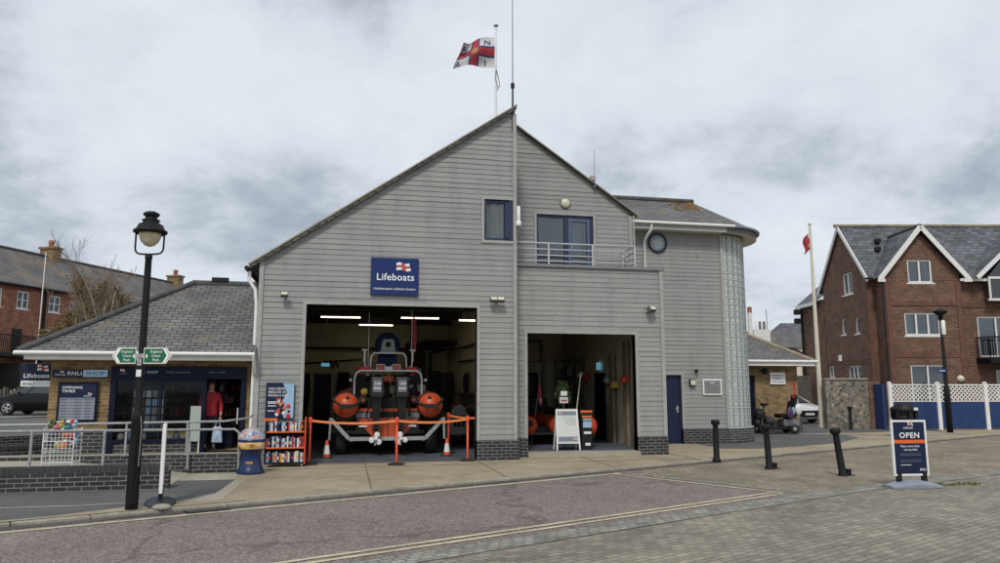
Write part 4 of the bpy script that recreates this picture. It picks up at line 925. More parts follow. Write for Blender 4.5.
t = thing('hoop_frame', 'square dark frame hanging under the ceiling of the smaller garage', 'frame', (6.5, 5.2, 2.5)); m = M(); rrect(m, -.4, .4, 0, .7, -.02, .02, .035, 'black_plastic'); m.tube([(0, 0, .7), (0, 0, 1.2)], .02, 6, 'black_plastic'); m.build('frame_bar', t)
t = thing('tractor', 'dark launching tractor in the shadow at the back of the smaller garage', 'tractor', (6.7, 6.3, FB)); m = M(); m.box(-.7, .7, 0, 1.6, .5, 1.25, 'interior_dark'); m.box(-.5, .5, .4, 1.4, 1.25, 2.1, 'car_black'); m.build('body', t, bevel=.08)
for q in (-1, 1): m = M(); m.lathe([(0, -.15), (.45, -.15), (.5, 0), (.45, .15), (0, .15)], (q*.75, .2, .5), 20, 'black_rubber', 'x'); m.build('wheel', t)

for i, (y, z, c, cn) in enumerate(((1.3, 1.9, 'bag_white', 'white'), (2.2, 2.0, 'orange_red', 'orange'), (3.0, 1.85, 'yellow_rope', 'mustard'), (3.6, 2.0, 'radar_grey', 'grey'), (5.6, 2.1, 'red', 'red'), (6.2, 2.2, 'bag_white', 'pale'))):
    t = thing('helmet', '%s helmet on a hook on the right wall of the smaller garage' % cn, 'helmet', (8.62, y, FB+z-.2), 0, 'helmets on the garage wall'); m = M(); m.lathe([(.13, -.06), (.14, 0), (.12, .09), (.07, .13), (0, .145)], (-.1, 0, 0), 14, c); m.build('shell', t); m = M(); m.tube([(.0, 0, .0), (.05, 0, .03)], .012, 5, 'dark_grey_paint'); m.tube([(-.1, -.12, -.05), (-.1, 0, -.2), (-.1, .12, -.05)], .008, 5, 'black_rubber'); m.build('strap', t)
t = thing('shelving', 'dark shelving with red and blue kit at the back left of the smaller garage', 'shelving', (5.1, 7.6, FB)); m = M().mat('dark_grey_paint')
for z in (.4, 1.0, 1.6, 2.2): m.box(0, 1.5, 0, .5, z, z+.03)
for x in (0, 1.46):
    for y in (0, .46): m.box(x, x+.04, y, y+.04, 0, 2.6)
m.build('frame', t)
stock(5.1, 7.6, FB, (.43, 1.03, 1.63, 2.23), ['radar_grey', 'navy_paint', 'red', 'interior_dark', 'teal', 'pale_blue'], 'in the smaller garage')
t = thing('duct', 'grey bent duct under the ceiling of the smaller garage', 'duct', (0, 0, 0)); m = M(); m.tube([(6.2, 8.6, 3.3), (7.6, 8.6, 3.35), (7.85, 8.6, 3.2), (7.9, 8.6, 2.9), (7.9, 8.6, .12)], .05, 8, 'radar_grey'); m.build('pipe', t)

# ---------------------------------------------------------------- gift shop
sh = thing('gift_shop', 'low tan brick shop with slate hipped roof and navy shopfront beside the station', 'shop')
PZ = .28
m = M(); m.wall([(-5.47, PZ-.3), (-1.2, PZ-.3), (-1.2, 2.4), (-5.47, 2.4)], [(-4.22, -1.42, -.1, 2.17)], FY(.2), 'tan_brick', reveal=.22)
m.box(-5.47, -5.25, .21, 5.2, 0, 2.4, 'tan_brick'); m.box(-5.47, -1.2, 5.0, 5.2, 0, 2.4, 'tan_brick'); m.build('wall', sh)
m = M(); m.box(-5.50, -4.22, .165, .2, 0, .78, 'dark_engineering_brick'); m.box(-4.22, -2.28, .175, .35, 0, .52, 'dark_engineering_brick'); m.box(-1.42, -1.2, .165, .2, 0, .78, 'tan_brick'); m.build('plinth', sh)
m = M(); m.poly([(-5.25, .36, PZ+.02), (-1.2, .36, PZ+.02), (-1.2, 5, PZ+.02), (-5.25, 5, PZ+.02)], 'interior_wood'); m.poly([(-5.25, .2, 2.38), (-1.2, .2, 2.38), (-1.2, 5, 2.38), (-5.25, 5, 2.38)], 'interior_dark')
m.box(-5.2, -1.2, 4.2, 4.25, 0, 2.4, 'interior_dark'); m.box(-1.22, -1.2, .3, 5, 0, 2.4, 'interior_cream')
random.seed(9)
for x0 in (-5.0, -3.9, -2.8):
    m.box(x0, x0+.9, 3.6, 4.1, .3, 2.1, 'interior_dark')
    for z in (.6, .95, 1.3, 1.65):
        x = x0+.05
        while x < x0+.8: w = random.uniform(.06, .16); m.box(x, x+w, 3.5, 3.6, z, z+random.uniform(.1, .24), random.choice(['navy_paint', 'red', 'teal', 'radar_grey', 'orange', 'interior_dark', 'interior_wood'])); x += w+.03
m.build('interior_wall', sh)
m = M().mat('navy_paint'); m.box(-4.24, -1.40, .12, .20, 1.90, 2.18); m.box(-4.24, -4.12, .13, .22, PZ, 1.9); m.box(-2.34, -2.24, .13, .24, PZ, 1.9); m.box(-1.50, -1.40, .13, .24, PZ, 1.9); m.box(-4.12, -2.34, .13, .22, .52, .58); m.box(-4.12, -2.34, .13, .22, 1.84, 1.9); m.box(-3.22, -3.17, .14, .21, .58, 1.84); f = m.build('shopfront', sh)
m = M(); emblem(m, -4.05, 2.06, .115, .08, .05, simple=True); m.text('Lifeboats', -4.08, 2.0, .115, .05, 'text_grey', .01, width=.16); m.text('RNLI', -3.75, 2.02, .115, .08, 'text_grey', .01, width=.2); m.text('SHOP', -3.5, 2.02, .115, .08, 'light_blue_sign', .01, width=.22); m.text('RNLI.org/shop', -3.1, 2.03, .115, .06, 'text_grey', .01, width=.5); m.text('RNLI SHOP', -2.2, 2.03, .115, .05, 'text_grey', .01, width=.35)
m.build('lettering', f)
m = M().mat('clear_glass'); m.box(-4.12, -3.22, .172, .178, .58, 1.84); m.box(-3.17, -2.34, .172, .178, .58, 1.84); m.build('pane', f)
m = M(); m.box(-4.12, -2.34, .36, .75, .50, .54, 'interior_wood'); m.build('shelf', f)
# open door leaf on the right and glazed leaf
d = M(); rrect(d, -2.22, -1.95, PZ+.02, 1.88, .9, .94, .06, 'navy_paint'); d = d.build('door', sh)
m = M(); m.box(-2.16, -2.01, .915, .92, .4, 1.8, 'clear_glass'); m.build('pane', d)
m = M(); m.box(-1.52, -1.50, .24, 1.05, PZ+.02, 1.88, 'navy_paint'); m.box(-1.56, -1.54, .12, .16, .9, 1.25, 'white_plastic'); m.box(-2.2, -1.75, 1.0, 1.04, PZ+.02, .85, 'navy_paint'); m.text('SHOP', -2.12, .42, .99, .12, 'sign_blue', .01, width=.35); m.build('door', sh)
# roof
E0, E1, EZ, RZ = -5.95, -1.18, 2.46, 4.38
m = M().mat('slate_tiles'); A_, B_ = (E0, -.32, EZ), (E1, -.32, EZ); Rg0, Rg1 = (-3.05, 2.5, RZ), (E1, 2.5, RZ); D_, F_ = (E1, 5.4, EZ), (E0, 5.4, EZ)
m.poly([A_, B_, Rg1, Rg0]); m.poly([F_, A_, Rg0]); m.poly([D_, F_, Rg0, Rg1]); m.poly([(x, y, z-.02) for x, y, z in (A_, B_, D_, F_)][::-1], 'white_paint'); rf = m.build('roof', sh)
m = M().mat('ridge_dark'); n = 14
for i in range(n):
    a = Vector(A_).lerp(Vector(Rg0), i/n)+Vector((0, 0, .02)); b = Vector(A_).lerp(Vector(Rg0), (i+.97)/n)+Vector((0, 0, .03)); m.tube([a, b], .075, 8)
for i in range(5):
    a = Vector(Rg0).lerp(Vector(Rg1), i/5); b = Vector(Rg0).lerp(Vector(Rg1), (i+.97)/5); m.tube([a, b], .085, 8)
m.box(-2.65, -2.25, 2.4, 2.6, RZ+.05, RZ+.16, 'black_plastic'); m.build('ridge_tile', rf)
m = M().mat('white_paint'); m.tube([(E0-.05, -.36, EZ-.02), (E1, -.36, EZ-.02)], .045, 10); m.tube([(E0-.04, -.36, EZ-.02), (E0-.04, 5.4, EZ-.02)], .045, 10); m.tube([(E1-.03, -.36, EZ-.05), (E1-.01, -.2, EZ-.35), (E1-.02, -.04, EZ-.45)], .035, 8); m.build('gutter', sh)
m = M().mat('white_paint'); m.box(E0+.12, E1, -.27, -.24, EZ-.16, EZ-.02); m.box(E0+.12, E1, -.24, .2, EZ-.16, EZ-.13, 'cream_paint'); m.box(E0+.10, E0+.12, -.27, 5.3, EZ-.16, EZ-.02); m.build('fascia', sh)

# signs of the shop
def signboard(name, label, loc, w, h, cat='sign', mat='navy_sign', rotz=0, t=.03):
    o = thing(name, label, cat, loc, rotz); m = M(); m.box(0, w, -t, 0, 0, h, mat); m.build('sign_board', o, bevel=.004); return o
s = signboard('shop_sign', 'long navy and pale blue shop name sign on tan brick above the opening times board', (-5.42, .16, 1.93), 1.12, .17)
m = M(); m.box(.62, 1.11, -.034, -.03, .01, .16, 'light_blue_sign'); m.text('RNLI', .30, .045, -.036, .115, 'white_letter', .010, width=.28); m.text('SHOP', .67, .045, -.038, .115, 'sign_blue', -.005, width=.38)
emblem(m, .16, .095, -.034, .07, .045); m.text('Lifeboats', .06, .04, -.036, .05, 'white_letter', .01, width=.20); m.build('lettering', s)
s = signboard('projecting_sign', 'small navy lifeboats sign over a white shop strip projecting from the shop corner', (-6.05, .25, 1.86), .58, .36)
m = M(); m.box(0, .60, -.035, .005, -.13, -.005, 'white_plastic'); m.text('Lifeboats', .04, .06, -.034, .13, 'white_letter', .012, width=.5); m.text('RNLI', .04, -.105, -.038, .09, 'navy_sign', .02, width=.22); m.text('SHOP', .29, -.105, -.038, .09, 'light_blue_sign', .005, width=.26); emblem(m, .30, .21, -.034, .20, .12); m.beam((.56, -.01, .3), (.62, -.01, .3), .02, mat='dark_grey_paint'); m.build('lettering', s)
s = signboard('opening_times_board', 'navy opening times board with rows of hours on the tan brick pier', (-5.27, .15, .97), .80, .86, 'notice board', 'navy_paint')
m = M(); m.box(.05, .75, -.034, -.03, .05, .52, 'text_grey'); m.box(.05, .75, -.034, -.03, .53, .81, 'navy_sign'); m.text('OPENING', .08, .715, -.037, .075, 'white_letter', .010, width=.40); m.text('TIMES', .08, .635, -.037, .075, 'white_letter', .010, width=.26)
m.text('Lifeboats', .52, .545, -.037, .04, 'white_letter', .01, width=.14); emblem(m, .60, .58, -.036, .07, .04)
for k, dday in enumerate(('MON', 'TUE', 'WED', 'THU', 'FRI', 'SAT', 'SUN')):
    z = .46-k*.062; m.text(dday, .08, z, -.038, .035, 'navy_sign', .01, width=.1); m.text('10am', .33, z, -.038, .035, 'navy_sign', .02, width=.14); m.text('4pm', .56, z, -.038, .035, 'navy_sign', .02, width=.11); m.box(.06, .74, -.0362, -.034, z-.014, z-.009, 'white_marking')
m.build('lettering', s)

# platform, ramp and low walls in front of the shop
t = thing('platform', 'dark brick platform edge with pale top in front of the shopfront', 'platform'); m = M(); m.box(-6.3, -1.22, -1.5, -1.27, 0, .36, 'dark_engineering_brick'); m.build('brick_edge', t); m = M(); m.box(-6.4, -1.22, -1.269, .16, 0, PZ, 'concrete_pale'); m.build('paving', t)
m = M(); m.prism([(-8, -3.62, 0), (-8, -1.52, 0), (-8, -1.52, .36), (-8, -3.62, .36)], (.001, 0, 0)); 
ramp_m = M(); ramp_m.add([(-12, -3.6, .37), (-4.6, -3.6, .34), (-2.15, -3.6, .01), (-2.15, -1.51, .01), (-4.6, -1.51, .30), (-12, -1.51, .37)], [(0, 1, 4, 5), (1, 2, 3, 4)], False, 'concrete_pale'); struct(ramp_m.build('path_ramp'))
def lowwall(label, pts, w, h, ):
    t = thing('low_wall', label, 'wall'); m = M(); c = M()
    for p, q in zip(pts, pts[1:]):
        m.beam((*p, (h-.07)/2), (*q, (h-.07)/2), w, h-.07, 'dark_engineering_brick')
        L = math.hypot(q[0]-p[0], q[1]-p[1]); n = int(L/.085)
        for i in range(n):
            a = Vector((*p, h-.025)).lerp(Vector((*q, h-.025)), (i+.05)/n); b = Vector((*p, h-.025)).lerp(Vector((*q, h-.025)), (i+.90)/n); c.beam(a, b, w+.03, .09, 'coping_brick')
        c.beam((*p, h-.03), (*q, h-.03), w, .08, 'granite_mortar' if False else 'kerb_stone')
    m.build('brickwork', t); c.build('coping', t); return t
lowwall('low dark brick wall along the footway with brick on edge coping', [(-12, -3.86), (-2.1, -3.72)], .22, .38)
lowwall('far curved low dark brick wall at the left behind the handrail', [CW(-14, 15.2), CW(-11.5, 15.9), CW(-10.2, 17.3), CW(-9.6, 19.5)], .22, .42)
def rail(label, tubes, posts):
    t = thing('handrail', label, 'handrail', group='galvanised handrails by the shop ramp'); m = M().mat('galvanised')
    for p in tubes: m.tube(p, .024, 8)
    m.build('rail', t)
    for (x, y, z0_, z1_) in posts: m = M(); m.tube([(x, y, z0_), (x, y, z1_)], .024, 8, 'galvanised'); m.lathe([(0, .01), (.05, .01), (.05, 0)], (x, y, z0_), 10, 'galvanised'); m.build('post', t)
rail('front galvanised handrail on the low wall beside the footway', [[(-9, -3.80, .98), (-3.3, -3.75, .98), (-2.2, -1.62, .87), (-1.36, -1.6, .87), (-1.27, -1.6, .80), (-1.25, -1.6, .05)]], [(-7.4, -3.80, .38, .98), (-5.8, -3.79, .38, .98), (-4.28, -3.77, .38, .98), (-3.17, -3.74, .38, .98), (-2.22, -1.62, .12, .87)])
rail('rear galvanised handrail on the platform edge ending at the station corner', [[(-6.0, -1.4, .98), (-4.6, -1.38, .99), (-1.6, -1.38, 1.02), (-1.2, -.9, 1.06), (-1.16, -.3, 1.10)]], [(-3.45, -1.38, .36, 1.0), (-2.30, -1.38, .36, 1.0), (-4.9, -1.38, .36, 1.0)])
p = [CW(-14, 15.2), CW(-11.5, 15.9), CW(-10.2, 17.3), CW(-9.6, 19.5)]
rail('far curved galvanised handrail on the curved low wall at the left', [[(*q, 1.05) for q in p]], [(*p[0], .42, 1.05), (*p[1], .42, 1.05), (*p[2], .42, 1.05), (*p[3], .42, 1.05)])

# goods trolley
t = thing('wire_trolley', 'white wire trolley heaped with toys beside the ramp', 'trolley', (-3.98, -3.25, .31))
m = M().mat('white_plastic')
for z in (.12, .30, .48, .66): 
    for a, b in (((-.24, -.18), (.24, -.18)), ((.24, -.18), (.24, .18)), ((.24, .18), (-.24, .18)), ((-.24, .18), (-.24, -.18))): m.tube([(*a, z), (*b, z)], .008, 5)
for i in range(9):
    x = -.24+.06*i; m.tube([(x, -.18, .12), (x, -.18, .66)], .005, 4); m.tube([(x, .18, .12), (x, .18, .66)], .005, 4); m.tube([(x, -.18, .12), (x, .18, .12)], .005, 4)
for z in (.18, .24, .36, .42, .54, .6): m.tube([(-.24, -.18, z), (.24, -.18, z)], .004, 4)
for x in (-.24, .24):
    for y in (-.18, .18): m.tube([(x, y, 0), (x, y, .7)], .012, 6)
m.build('basket', t)
random.seed(21)
cols = [('purple', 'purple'), ('kelp_green', 'green'), ('sign_blue', 'blue'), ('pink', 'pink'), ('yellow', 'yellow'), ('white_plastic', 'white'), ('orange', 'orange'), ('teal', 'teal'), ('red', 'red'), ('pale_blue', 'pale blue')]
lay = ['at the top of the heap', 'in the middle of the heap', 'low in the heap']
for L in range(3):
    for i, (c, cn) in enumerate(cols):
        z = (.70, .54, .38)[L]; m = M(); m.ball((0, 0, 0), .062, c, 9, (1, .9, .8)); m.ball((.03, -.01, .055), .038, c, 7); m.ball((-.03, 0, .05), .03, 'black_plastic' if i % 2 else 'white_plastic', 6)
        o = m.build('soft_toy'); o.location = (-3.98-.19+.042*i + random.uniform(-.01, .01), -3.25+random.uniform(-.12, .1), .33+z+random.uniform(-.03, .04))
        tag(o, '%s soft toy %s in the white wire trolley' % (cn, lay[L]), 'toy', 'toys in the wire trolley')

# window display
random.seed(4)
t = thing('card_rack', 'tall rack of greeting cards behind the shop window', 'card rack', (-3.55, .62, .70)); m = M()
m.box(-.36, .36, .05, .08, -.16, 1.05, 'interior_dark'); m.build('frame', t); m = M()
for r in range(5):
    for c in range(5): m.box(-.33+.135*c, -.33+.135*c+.10, .02, .04, .03+.19*r, .03+.19*r+.15, random.choice(['radar_grey', 'bag_white', 'pale_blue', 'curtain_white', 'terracotta', 'text_grey']))
m.build('card', t)
for i, (x, c, cn) in enumerate([(-4.0, 'cream_paint', 'cream'), (-3.75, 'pale_blue', 'pale blue'), (-3.55, 'white_plastic', 'white'), (-3.0, 'yellow', 'yellow'), (-2.85, 'radar_grey', 'grey'), (-2.7, 'yellow_rope', 'mustard'), (-2.5, 'bag_white', 'round white')]):
    m = M()
    if i % 2 == 0: m.lathe([(0, 0), (.05, 0), (.06, .08), (.045, .13), (0, .14)], n=12, mat=c)
    else: m.box(-.08, .08, 0, .05, 0, .15, c); m.box(-.05, .05, -.005, 0, .04, .1, 'white_plastic')
    o = m.build('ornament', bevel=.006); o.location = (x, .30, .54); o.scale = (1.25, 1.25, 1.25); tag(o, '%s gift standing on the shop window sill' % cn, 'ornament', 'gifts along the window sill')
t = thing('notice', 'tall pale notice board standing behind the rails at the right of the shop window', 'notice board', (-2.42, .02, PZ)); m = M(); m.box(-.11, .11, 0, .02, .25, 1.02, 'notice_green'); m.build('panel', t); m = M(); m.box(-.1, -.08, .02, .12, 0, .9, 'tube_white'); m.build('leg', t); m = M(); m.box(.08, .1, .02, .12, 0, .9, 'tube_white'); m.build('leg', t)

# person in the shop doorway
def skin_body(name, joints, edges, root, mat, parent=None, sub=2, smooth=True):
    me = bpy.data.meshes.new(name); me.from_pydata([j[:3] for j in joints], edges, []); o = bpy.data.objects.new(name, me); C.objects.link(o)
    md = o.modifiers.new('skin', 'SKIN'); me.skin_vertices if me.skin_vertices else None
    for i, j in enumerate(joints): me.skin_vertices[0].data[i].radius = (j[3], j[4] if len(j) > 4 else j[3])
    me.skin_vertices[0].data[root].use_root = True; md.use_smooth_shade = True
    s2 = o.modifiers.new('sub', 'SUBSURF'); s2.levels = sub; s2.render_levels = sub
    me.materials.append(MATS[mat])
    if parent: o.parent = parent
    return o
pr = thing('person', 'person in a red jacket and dark trousers standing in the shop doorway', 'person', (-2.20, .55, PZ+.02), R(15)); pr.scale = (.9, .9, .88)
J = [(0, 0, .95, .15, .11), (0, 0, 1.15, .14, .10), (0, 0, 1.38, .17, .11), (0, 0, 1.50, .06, .055), (0, -.01, 1.58, .07, .08), (0, -.01, 1.68, .085, .10), (0, -.01, 1.76, .06, .07),
     (-.19, 0, 1.42, .06, .06), (-.25, -.02, 1.14, .048, .048), (-.24, -.12, .92, .036, .036), (-.235, -.15, .84, .03, .02),
     (.19, 0, 1.42, .06, .06), (.25, -.02, 1.14, .048, .048), (.24, -.12, .92, .036, .036), (.235, -.15, .84, .03, .02),
     (-.10, 0, .85, .09, .09), (-.10, .0, .48, .065, .065), (-.10, .02, .10, .045, .045), (-.10, -.12, .04, .045, .03),
     (.10, 0, .85, .09, .09), (.11, .0, .48, .065, .065), (.12, .02, .10, .045, .045), (.12, -.12, .04, .045, .03)]
Ed = [(0, 1), (1, 2), (2, 3), (3, 4), (4, 5), (5, 6), (2, 7), (7, 8), (8, 9), (9, 10), (2, 11), (11, 12), (12, 13), (13, 14), (0, 15), (15, 16), (16, 17), (17, 18), (0, 19), (19, 20), (20, 21), (21, 22)]
skin_body('body', J, Ed, 0, 'skin', pr)
JJ = [(0, 0, .80, .205, .155), (0, 0, .98, .20, .15), (0, 0, 1.12, .18, .135), (0, 0, 1.38, .19, .13), (0, 0, 1.49, .08, .075), (-.19, 0, 1.41, .078, .078), (-.25, -.02, 1.14, .064, .064), (-.24, -.11, .94, .05, .05), (.19, 0, 1.41, .078, .078), (.25, -.02, 1.14, .064, .064), (.24, -.11, .94, .05, .05)]
skin_body('jacket', JJ, [(0, 1), (1, 2), (2, 3), (3, 4), (3, 5), (5, 6), (6, 7), (3, 8), (8, 9), (9, 10)], 0, 'jacket_red', pr)
TT = [(0, 0, .95, .165, .125), (-.10, 0, .82, .10, .10), (-.10, .0, .48, .078, .078), (-.10, .02, .12, .06, .06), (.10, 0, .82, .10, .10), (.11, .0, .48, .078, .078), (.12, .02, .12, .06, .06)]
skin_body('trousers', TT, [(0, 1), (1, 2), (2, 3), (0, 4), (4, 5), (5, 6)], 0, 'trousers_dark', pr)
m = M(); m.ball((0, .02, 1.72), .115, 'hair_brown', 14, (1, 1.05, 1)); m.ball((0, .05, 1.62), .10, 'hair_brown', 12, (1, .8, 1.2)); m.build('hair', pr)
m = M()
for s in (-1, 1): m.box(s*.11-.05+.01*s, s*.11+.05+.01*s, -.18, .07, -.0, .08, 'black_rubber')
m.build('shoes', pr, bevel=.03)
for s in (-1, 1):   # hand: palm, four fingers, thumb
    hx = s*.235; hj = [(hx, -.15, .85, .028, .018), (hx, -.16, .79, .034, .018)]; he = [(0, 1)]
    for k in range(4): b = len(hj); dx = (-.027+.018*k); hj += [(hx+dx, -.165, .755, .011), (hx+dx, -.175, .72-.004*abs(k-1.5), .009), (hx+dx, -.16, .695, .008)]; he += [(1, b), (b, b+1), (b+1, b+2)]
    b = len(hj); hj += [(hx-s*.035, -.17, .82, .011), (hx-s*.045, -.185, .785, .009)]; he += [(0, b), (b, b+1)]
    skin_body('hand', hj, he, 0, 'skin', pr, 1)
t = thing('shopping_bag', 'pale blue patterned shopping bag held by the person in red', 'bag', (-2.0, .40, .47)); m = M()
m.add([(-.12, -.06, 0), (.12, -.06, 0), (.12, .06, 0), (-.12, .06, 0), (-.09, -.04, .36), (.09, -.04, .36), (.09, .04, .36), (-.09, .04, .36), (0, -.08, .16)], [(0, 1, 8), (1, 5, 8), (5, 4, 8), (4, 0, 8), (1, 2, 6, 5), (2, 3, 7, 6), (3, 0, 4, 7), (0, 3, 2, 1)], False, 'bag_pattern'); m.build('bag_body', t, bevel=.02)
m = M(); m.tube([(-.05, 0, .35), (-.03, 0, .47), (.03, 0, .47), (.05, 0, .35)], .008, 6, 'bag_white'); m.build('handle', t)

# collection bin
t = thing('litter_bin', 'blue waisted litter bin with a printed dome top beside the book trolley', 'bin', (-1.0, -1.72, 0))
m = M().mat('litter_blue'); m.lathe([(0, 0), (.27, 0), (.27, .04), (.24, .10), (.20, .22), (.19, .36), (.22, .46), (.25, .49)], n=28); m.box(-.08, .06, -.215, -.19, .20, .25, 'gold'); m.build('pedestal', t)
m = M(); m.lathe([(.25, .49), (.26, .50), (.265, .62), (.25, .63)], n=28, mat='bin_goods'); m.build('slot_band', t)
m = M(); m.lathe([(.27, .63), (.275, .66), (.26, .68)], n=28, mat='litter_blue'); m.lathe([(.26, .68), (.25, .76), (.21, .83), (.14, .88), (0, .91)], n=28, mat='dome_print'); m.build('dome', t)

# book trolley and books
t = thing('book_trolley', 'wheeled book trolley with orange shelves and navy and red ends', 'book trolley', (-.43, -.62, 0), R(2))
m = M(); m.box(-.43, -.40, 0, .34, .07, .98, 'navy_paint'); m.build('side_panel', t); m = M(); m.box(.40, .43, 0, .34, .05, 1.06, 'orange_red'); m.build('side_panel', t, label='red right hand end panel')
SH = (.10, .42, .76)
for z in SH: m = M(); m.box(-.40, .40, .0, .34, z-.03, z, 'orange' if z > .2 else 'navy_paint'); m.build('shelf', t, bevel=.004)
m = M(); m.box(-.40, .40, .32, .34, .10, .95, 'interior_dark'); m.build('back_panel', t)
for x in (-.36, .36):
    for y in (.04, .30): m = M(); m.lathe([(0, -.015), (.035, -.015), (.035, .015), (0, .015)], (x, y, .035), 12, 'radar_grey', 'x'); m.box(x-.02, x+.02, y-.02, y+.02, .04, .07, 'radar_grey'); m.build('caster', t)
bc = [('bag_white', 'white'), ('sign_blue', 'blue'), ('pale_blue', 'pale blue'), ('red', 'red'), ('black_plastic', 'black'), ('teal', 'teal'), ('cream_paint', 'cream'), ('navy_paint', 'navy'), ('orange', 'orange'), ('pink', 'pink'), ('radar_grey', 'grey'), ('yellow_rope', 'mustard')]
random.seed(31); seen = set()
for zi, z in enumerate(SH):
    n = 22; seq = []
    wts = [6, 3, 4, 2, 3, 1, 3, 3, 1, 1, 2, 1]
    ws = [random.uniform(.024, .044) for _ in range(n)]; k = .78/sum(ws); x = -.39
    while len(seq) < n:
        c = random.choices(bc, wts)[0]
        if len(seq) >= 1:
            if c[1] == seq[-1][1]: continue
            if len(seq) >= 2:
                key = (zi, seq[-2][1], seq[-1][1], c[1])
                if key in seen: continue
                seen.add(key)
        seq.append(c)
    for i, (c, cn) in enumerate(seq):
        w = ws[i]*k; h = random.uniform(.17, .235) if zi < 2 else random.uniform(.16, .22); d = random.uniform(.0, .03)
        m = M(); m.box(x+.001, x+w-.001, .02+d, .19, z+.001, z+h, c); m.box(x+.004, x+w-.004, .025+d, .192, z+h-.001, z+h+.0005, 'bag_white')
        if random.random() < .7: m.box(x+.006, x+w-.006, .018+d, .02+d, z+h*.3, z+h*.62, random.choice(['bag_white', 'navy_paint', 'red', 'yellow_rope']))
        o = m.build('book'); o.location = (-.43, -.62, 0); o.rotation_euler = (0, 0, R(2)); x += w
        lf = seq[i-1][1] if i else None; rt = seq[i+1][1] if i+1 < n else None
        sh_n = ('bottom', 'middle', 'top')[zi]
        lab = '%s book between a %s and a %s one on the %s trolley shelf' % (cn, lf, rt, sh_n) if lf and rt else '%s book at the %s end of the %s trolley shelf' % (cn, 'right' if lf else 'left', sh_n)
        tag(o, lab, 'book', 'books on the orange trolley')
s = signboard('poster', 'rescue poster with bold white heading above the book trolley', (-.93, -.07, 1.02), .62, .80, 'poster')
m = M(); m.box(.01, .61, -.034, -.031, .01, .79, 'pale_blue'); m.poly([(.01, -.036, .01), (.40, -.036, .01), (.34, -.036, .35), (.46, -.036, .58), (.36, -.036, .79), (.01, -.036, .79)], 'navy_sign')
m.text('OUR CREWS', .05, .64, -.040, .07, 'white_letter', .008, width=.36); m.text('RESCUE 25', .05, .565, -.040, .07, 'white_letter', .008, width=.38); m.text('PEOPLE A DAY', .05, .49, -.040, .07, 'white_letter', .008, width=.44)
for z in (.36, .33, .27, .16): m.box(.05, .05+random.uniform(.14, .2), -.040, -.037, z, z+.018, 'white_marking')
random.seed(8)
for i in range(26): x, z = random.uniform(.24, .55), random.uniform(.04, .44); m.ball((x, -.038, z), random.uniform(.018, .05), random.choice(['orange_red', 'red', 'black_plastic', 'navy_paint', 'bag_white', 'orange', 'skin']), 8, (1, .06, 1.1))
m.build('lettering', s)
t = thing('card_holder', 'flat orange card holder on the top left end of the book trolley', 'card holder', (-.93, -.50, .985)); m = M(); m.box(0, .30, 0, .02, 0, .055, 'orange'); m.box(.0, .3, .02, .10, 0, .008, 'orange'); m.build('holder', t)

# ---------------------------------------------------------------- street furniture
lx, ly = CW(-5.19, 10.77)
t = thing('street_lamp', 'tall black street lamp with round lantern beside the low brick wall', 'street lamp', (lx, ly, 0), -YAW)
m = M().mat('black_iron'); m.lathe([(0, 0), (.085, 0), (.085, .12), (.082, 1.25), (.086, 1.27), (.07, 1.34), (.052, 1.40), (.048, 3.4), (.045, 3.58), (.052, 3.59), (.052, 3.64), (0, 3.65)], n=20); m.box(-.04, .04, -.095, -.08, .35, 1.0); m.build('column', t)
m = M()
for s in (-1, 1): m.tube([(0, 0, 3.655), (s*.12, 0, 3.66), (s*.165, 0, 3.67), (s*.19, 0, 3.69), (s*.205, 0, 3.72), (s*.21, 0, 3.76), (s*.21, 0, 4.02)], .014, 8, 'black_iron')
m.build('bracket', t)
m = M().mat('black_iron'); m.lathe([(.20, 3.96), (.235, 3.98), (.235, 4.01), (.20, 4.03), (.17, 4.10), (.12, 4.12), (.11, 4.15), (.13, 4.17), (.085, 4.19), (.08, 4.22), (.11, 4.24), (.115, 4.27), (.06, 4.30), (0, 4.31)], n=28); m.build('hood', t)
m = M(); m.lathe([(.16, 3.99), (.155, 3.93), (.125, 3.85), (.07, 3.79), (0, 3.765)], n=24, mat='lamp_glass'); m.build('lamp_glass', t)
m = M(); m.box(-.036, .036, -.066, -.05, 1.86, 1.96, 'white_plastic'); m.box(-.05, .05, -.06, -.045, 1.84, 2.02, 'black_iron'); m.box(-.03, .03, -.070, -.055, 2.02, 2.12, 'radar_grey'); m.text('1', -.01, 2.045, -.073, .05, 'black_plastic', .01); m.tube([(.07, -.05, 1.3), (.09, -.05, 1.1), (.08, -.05, .6)], .006, 5, 'radar_grey'); m.build('label_plate', t)
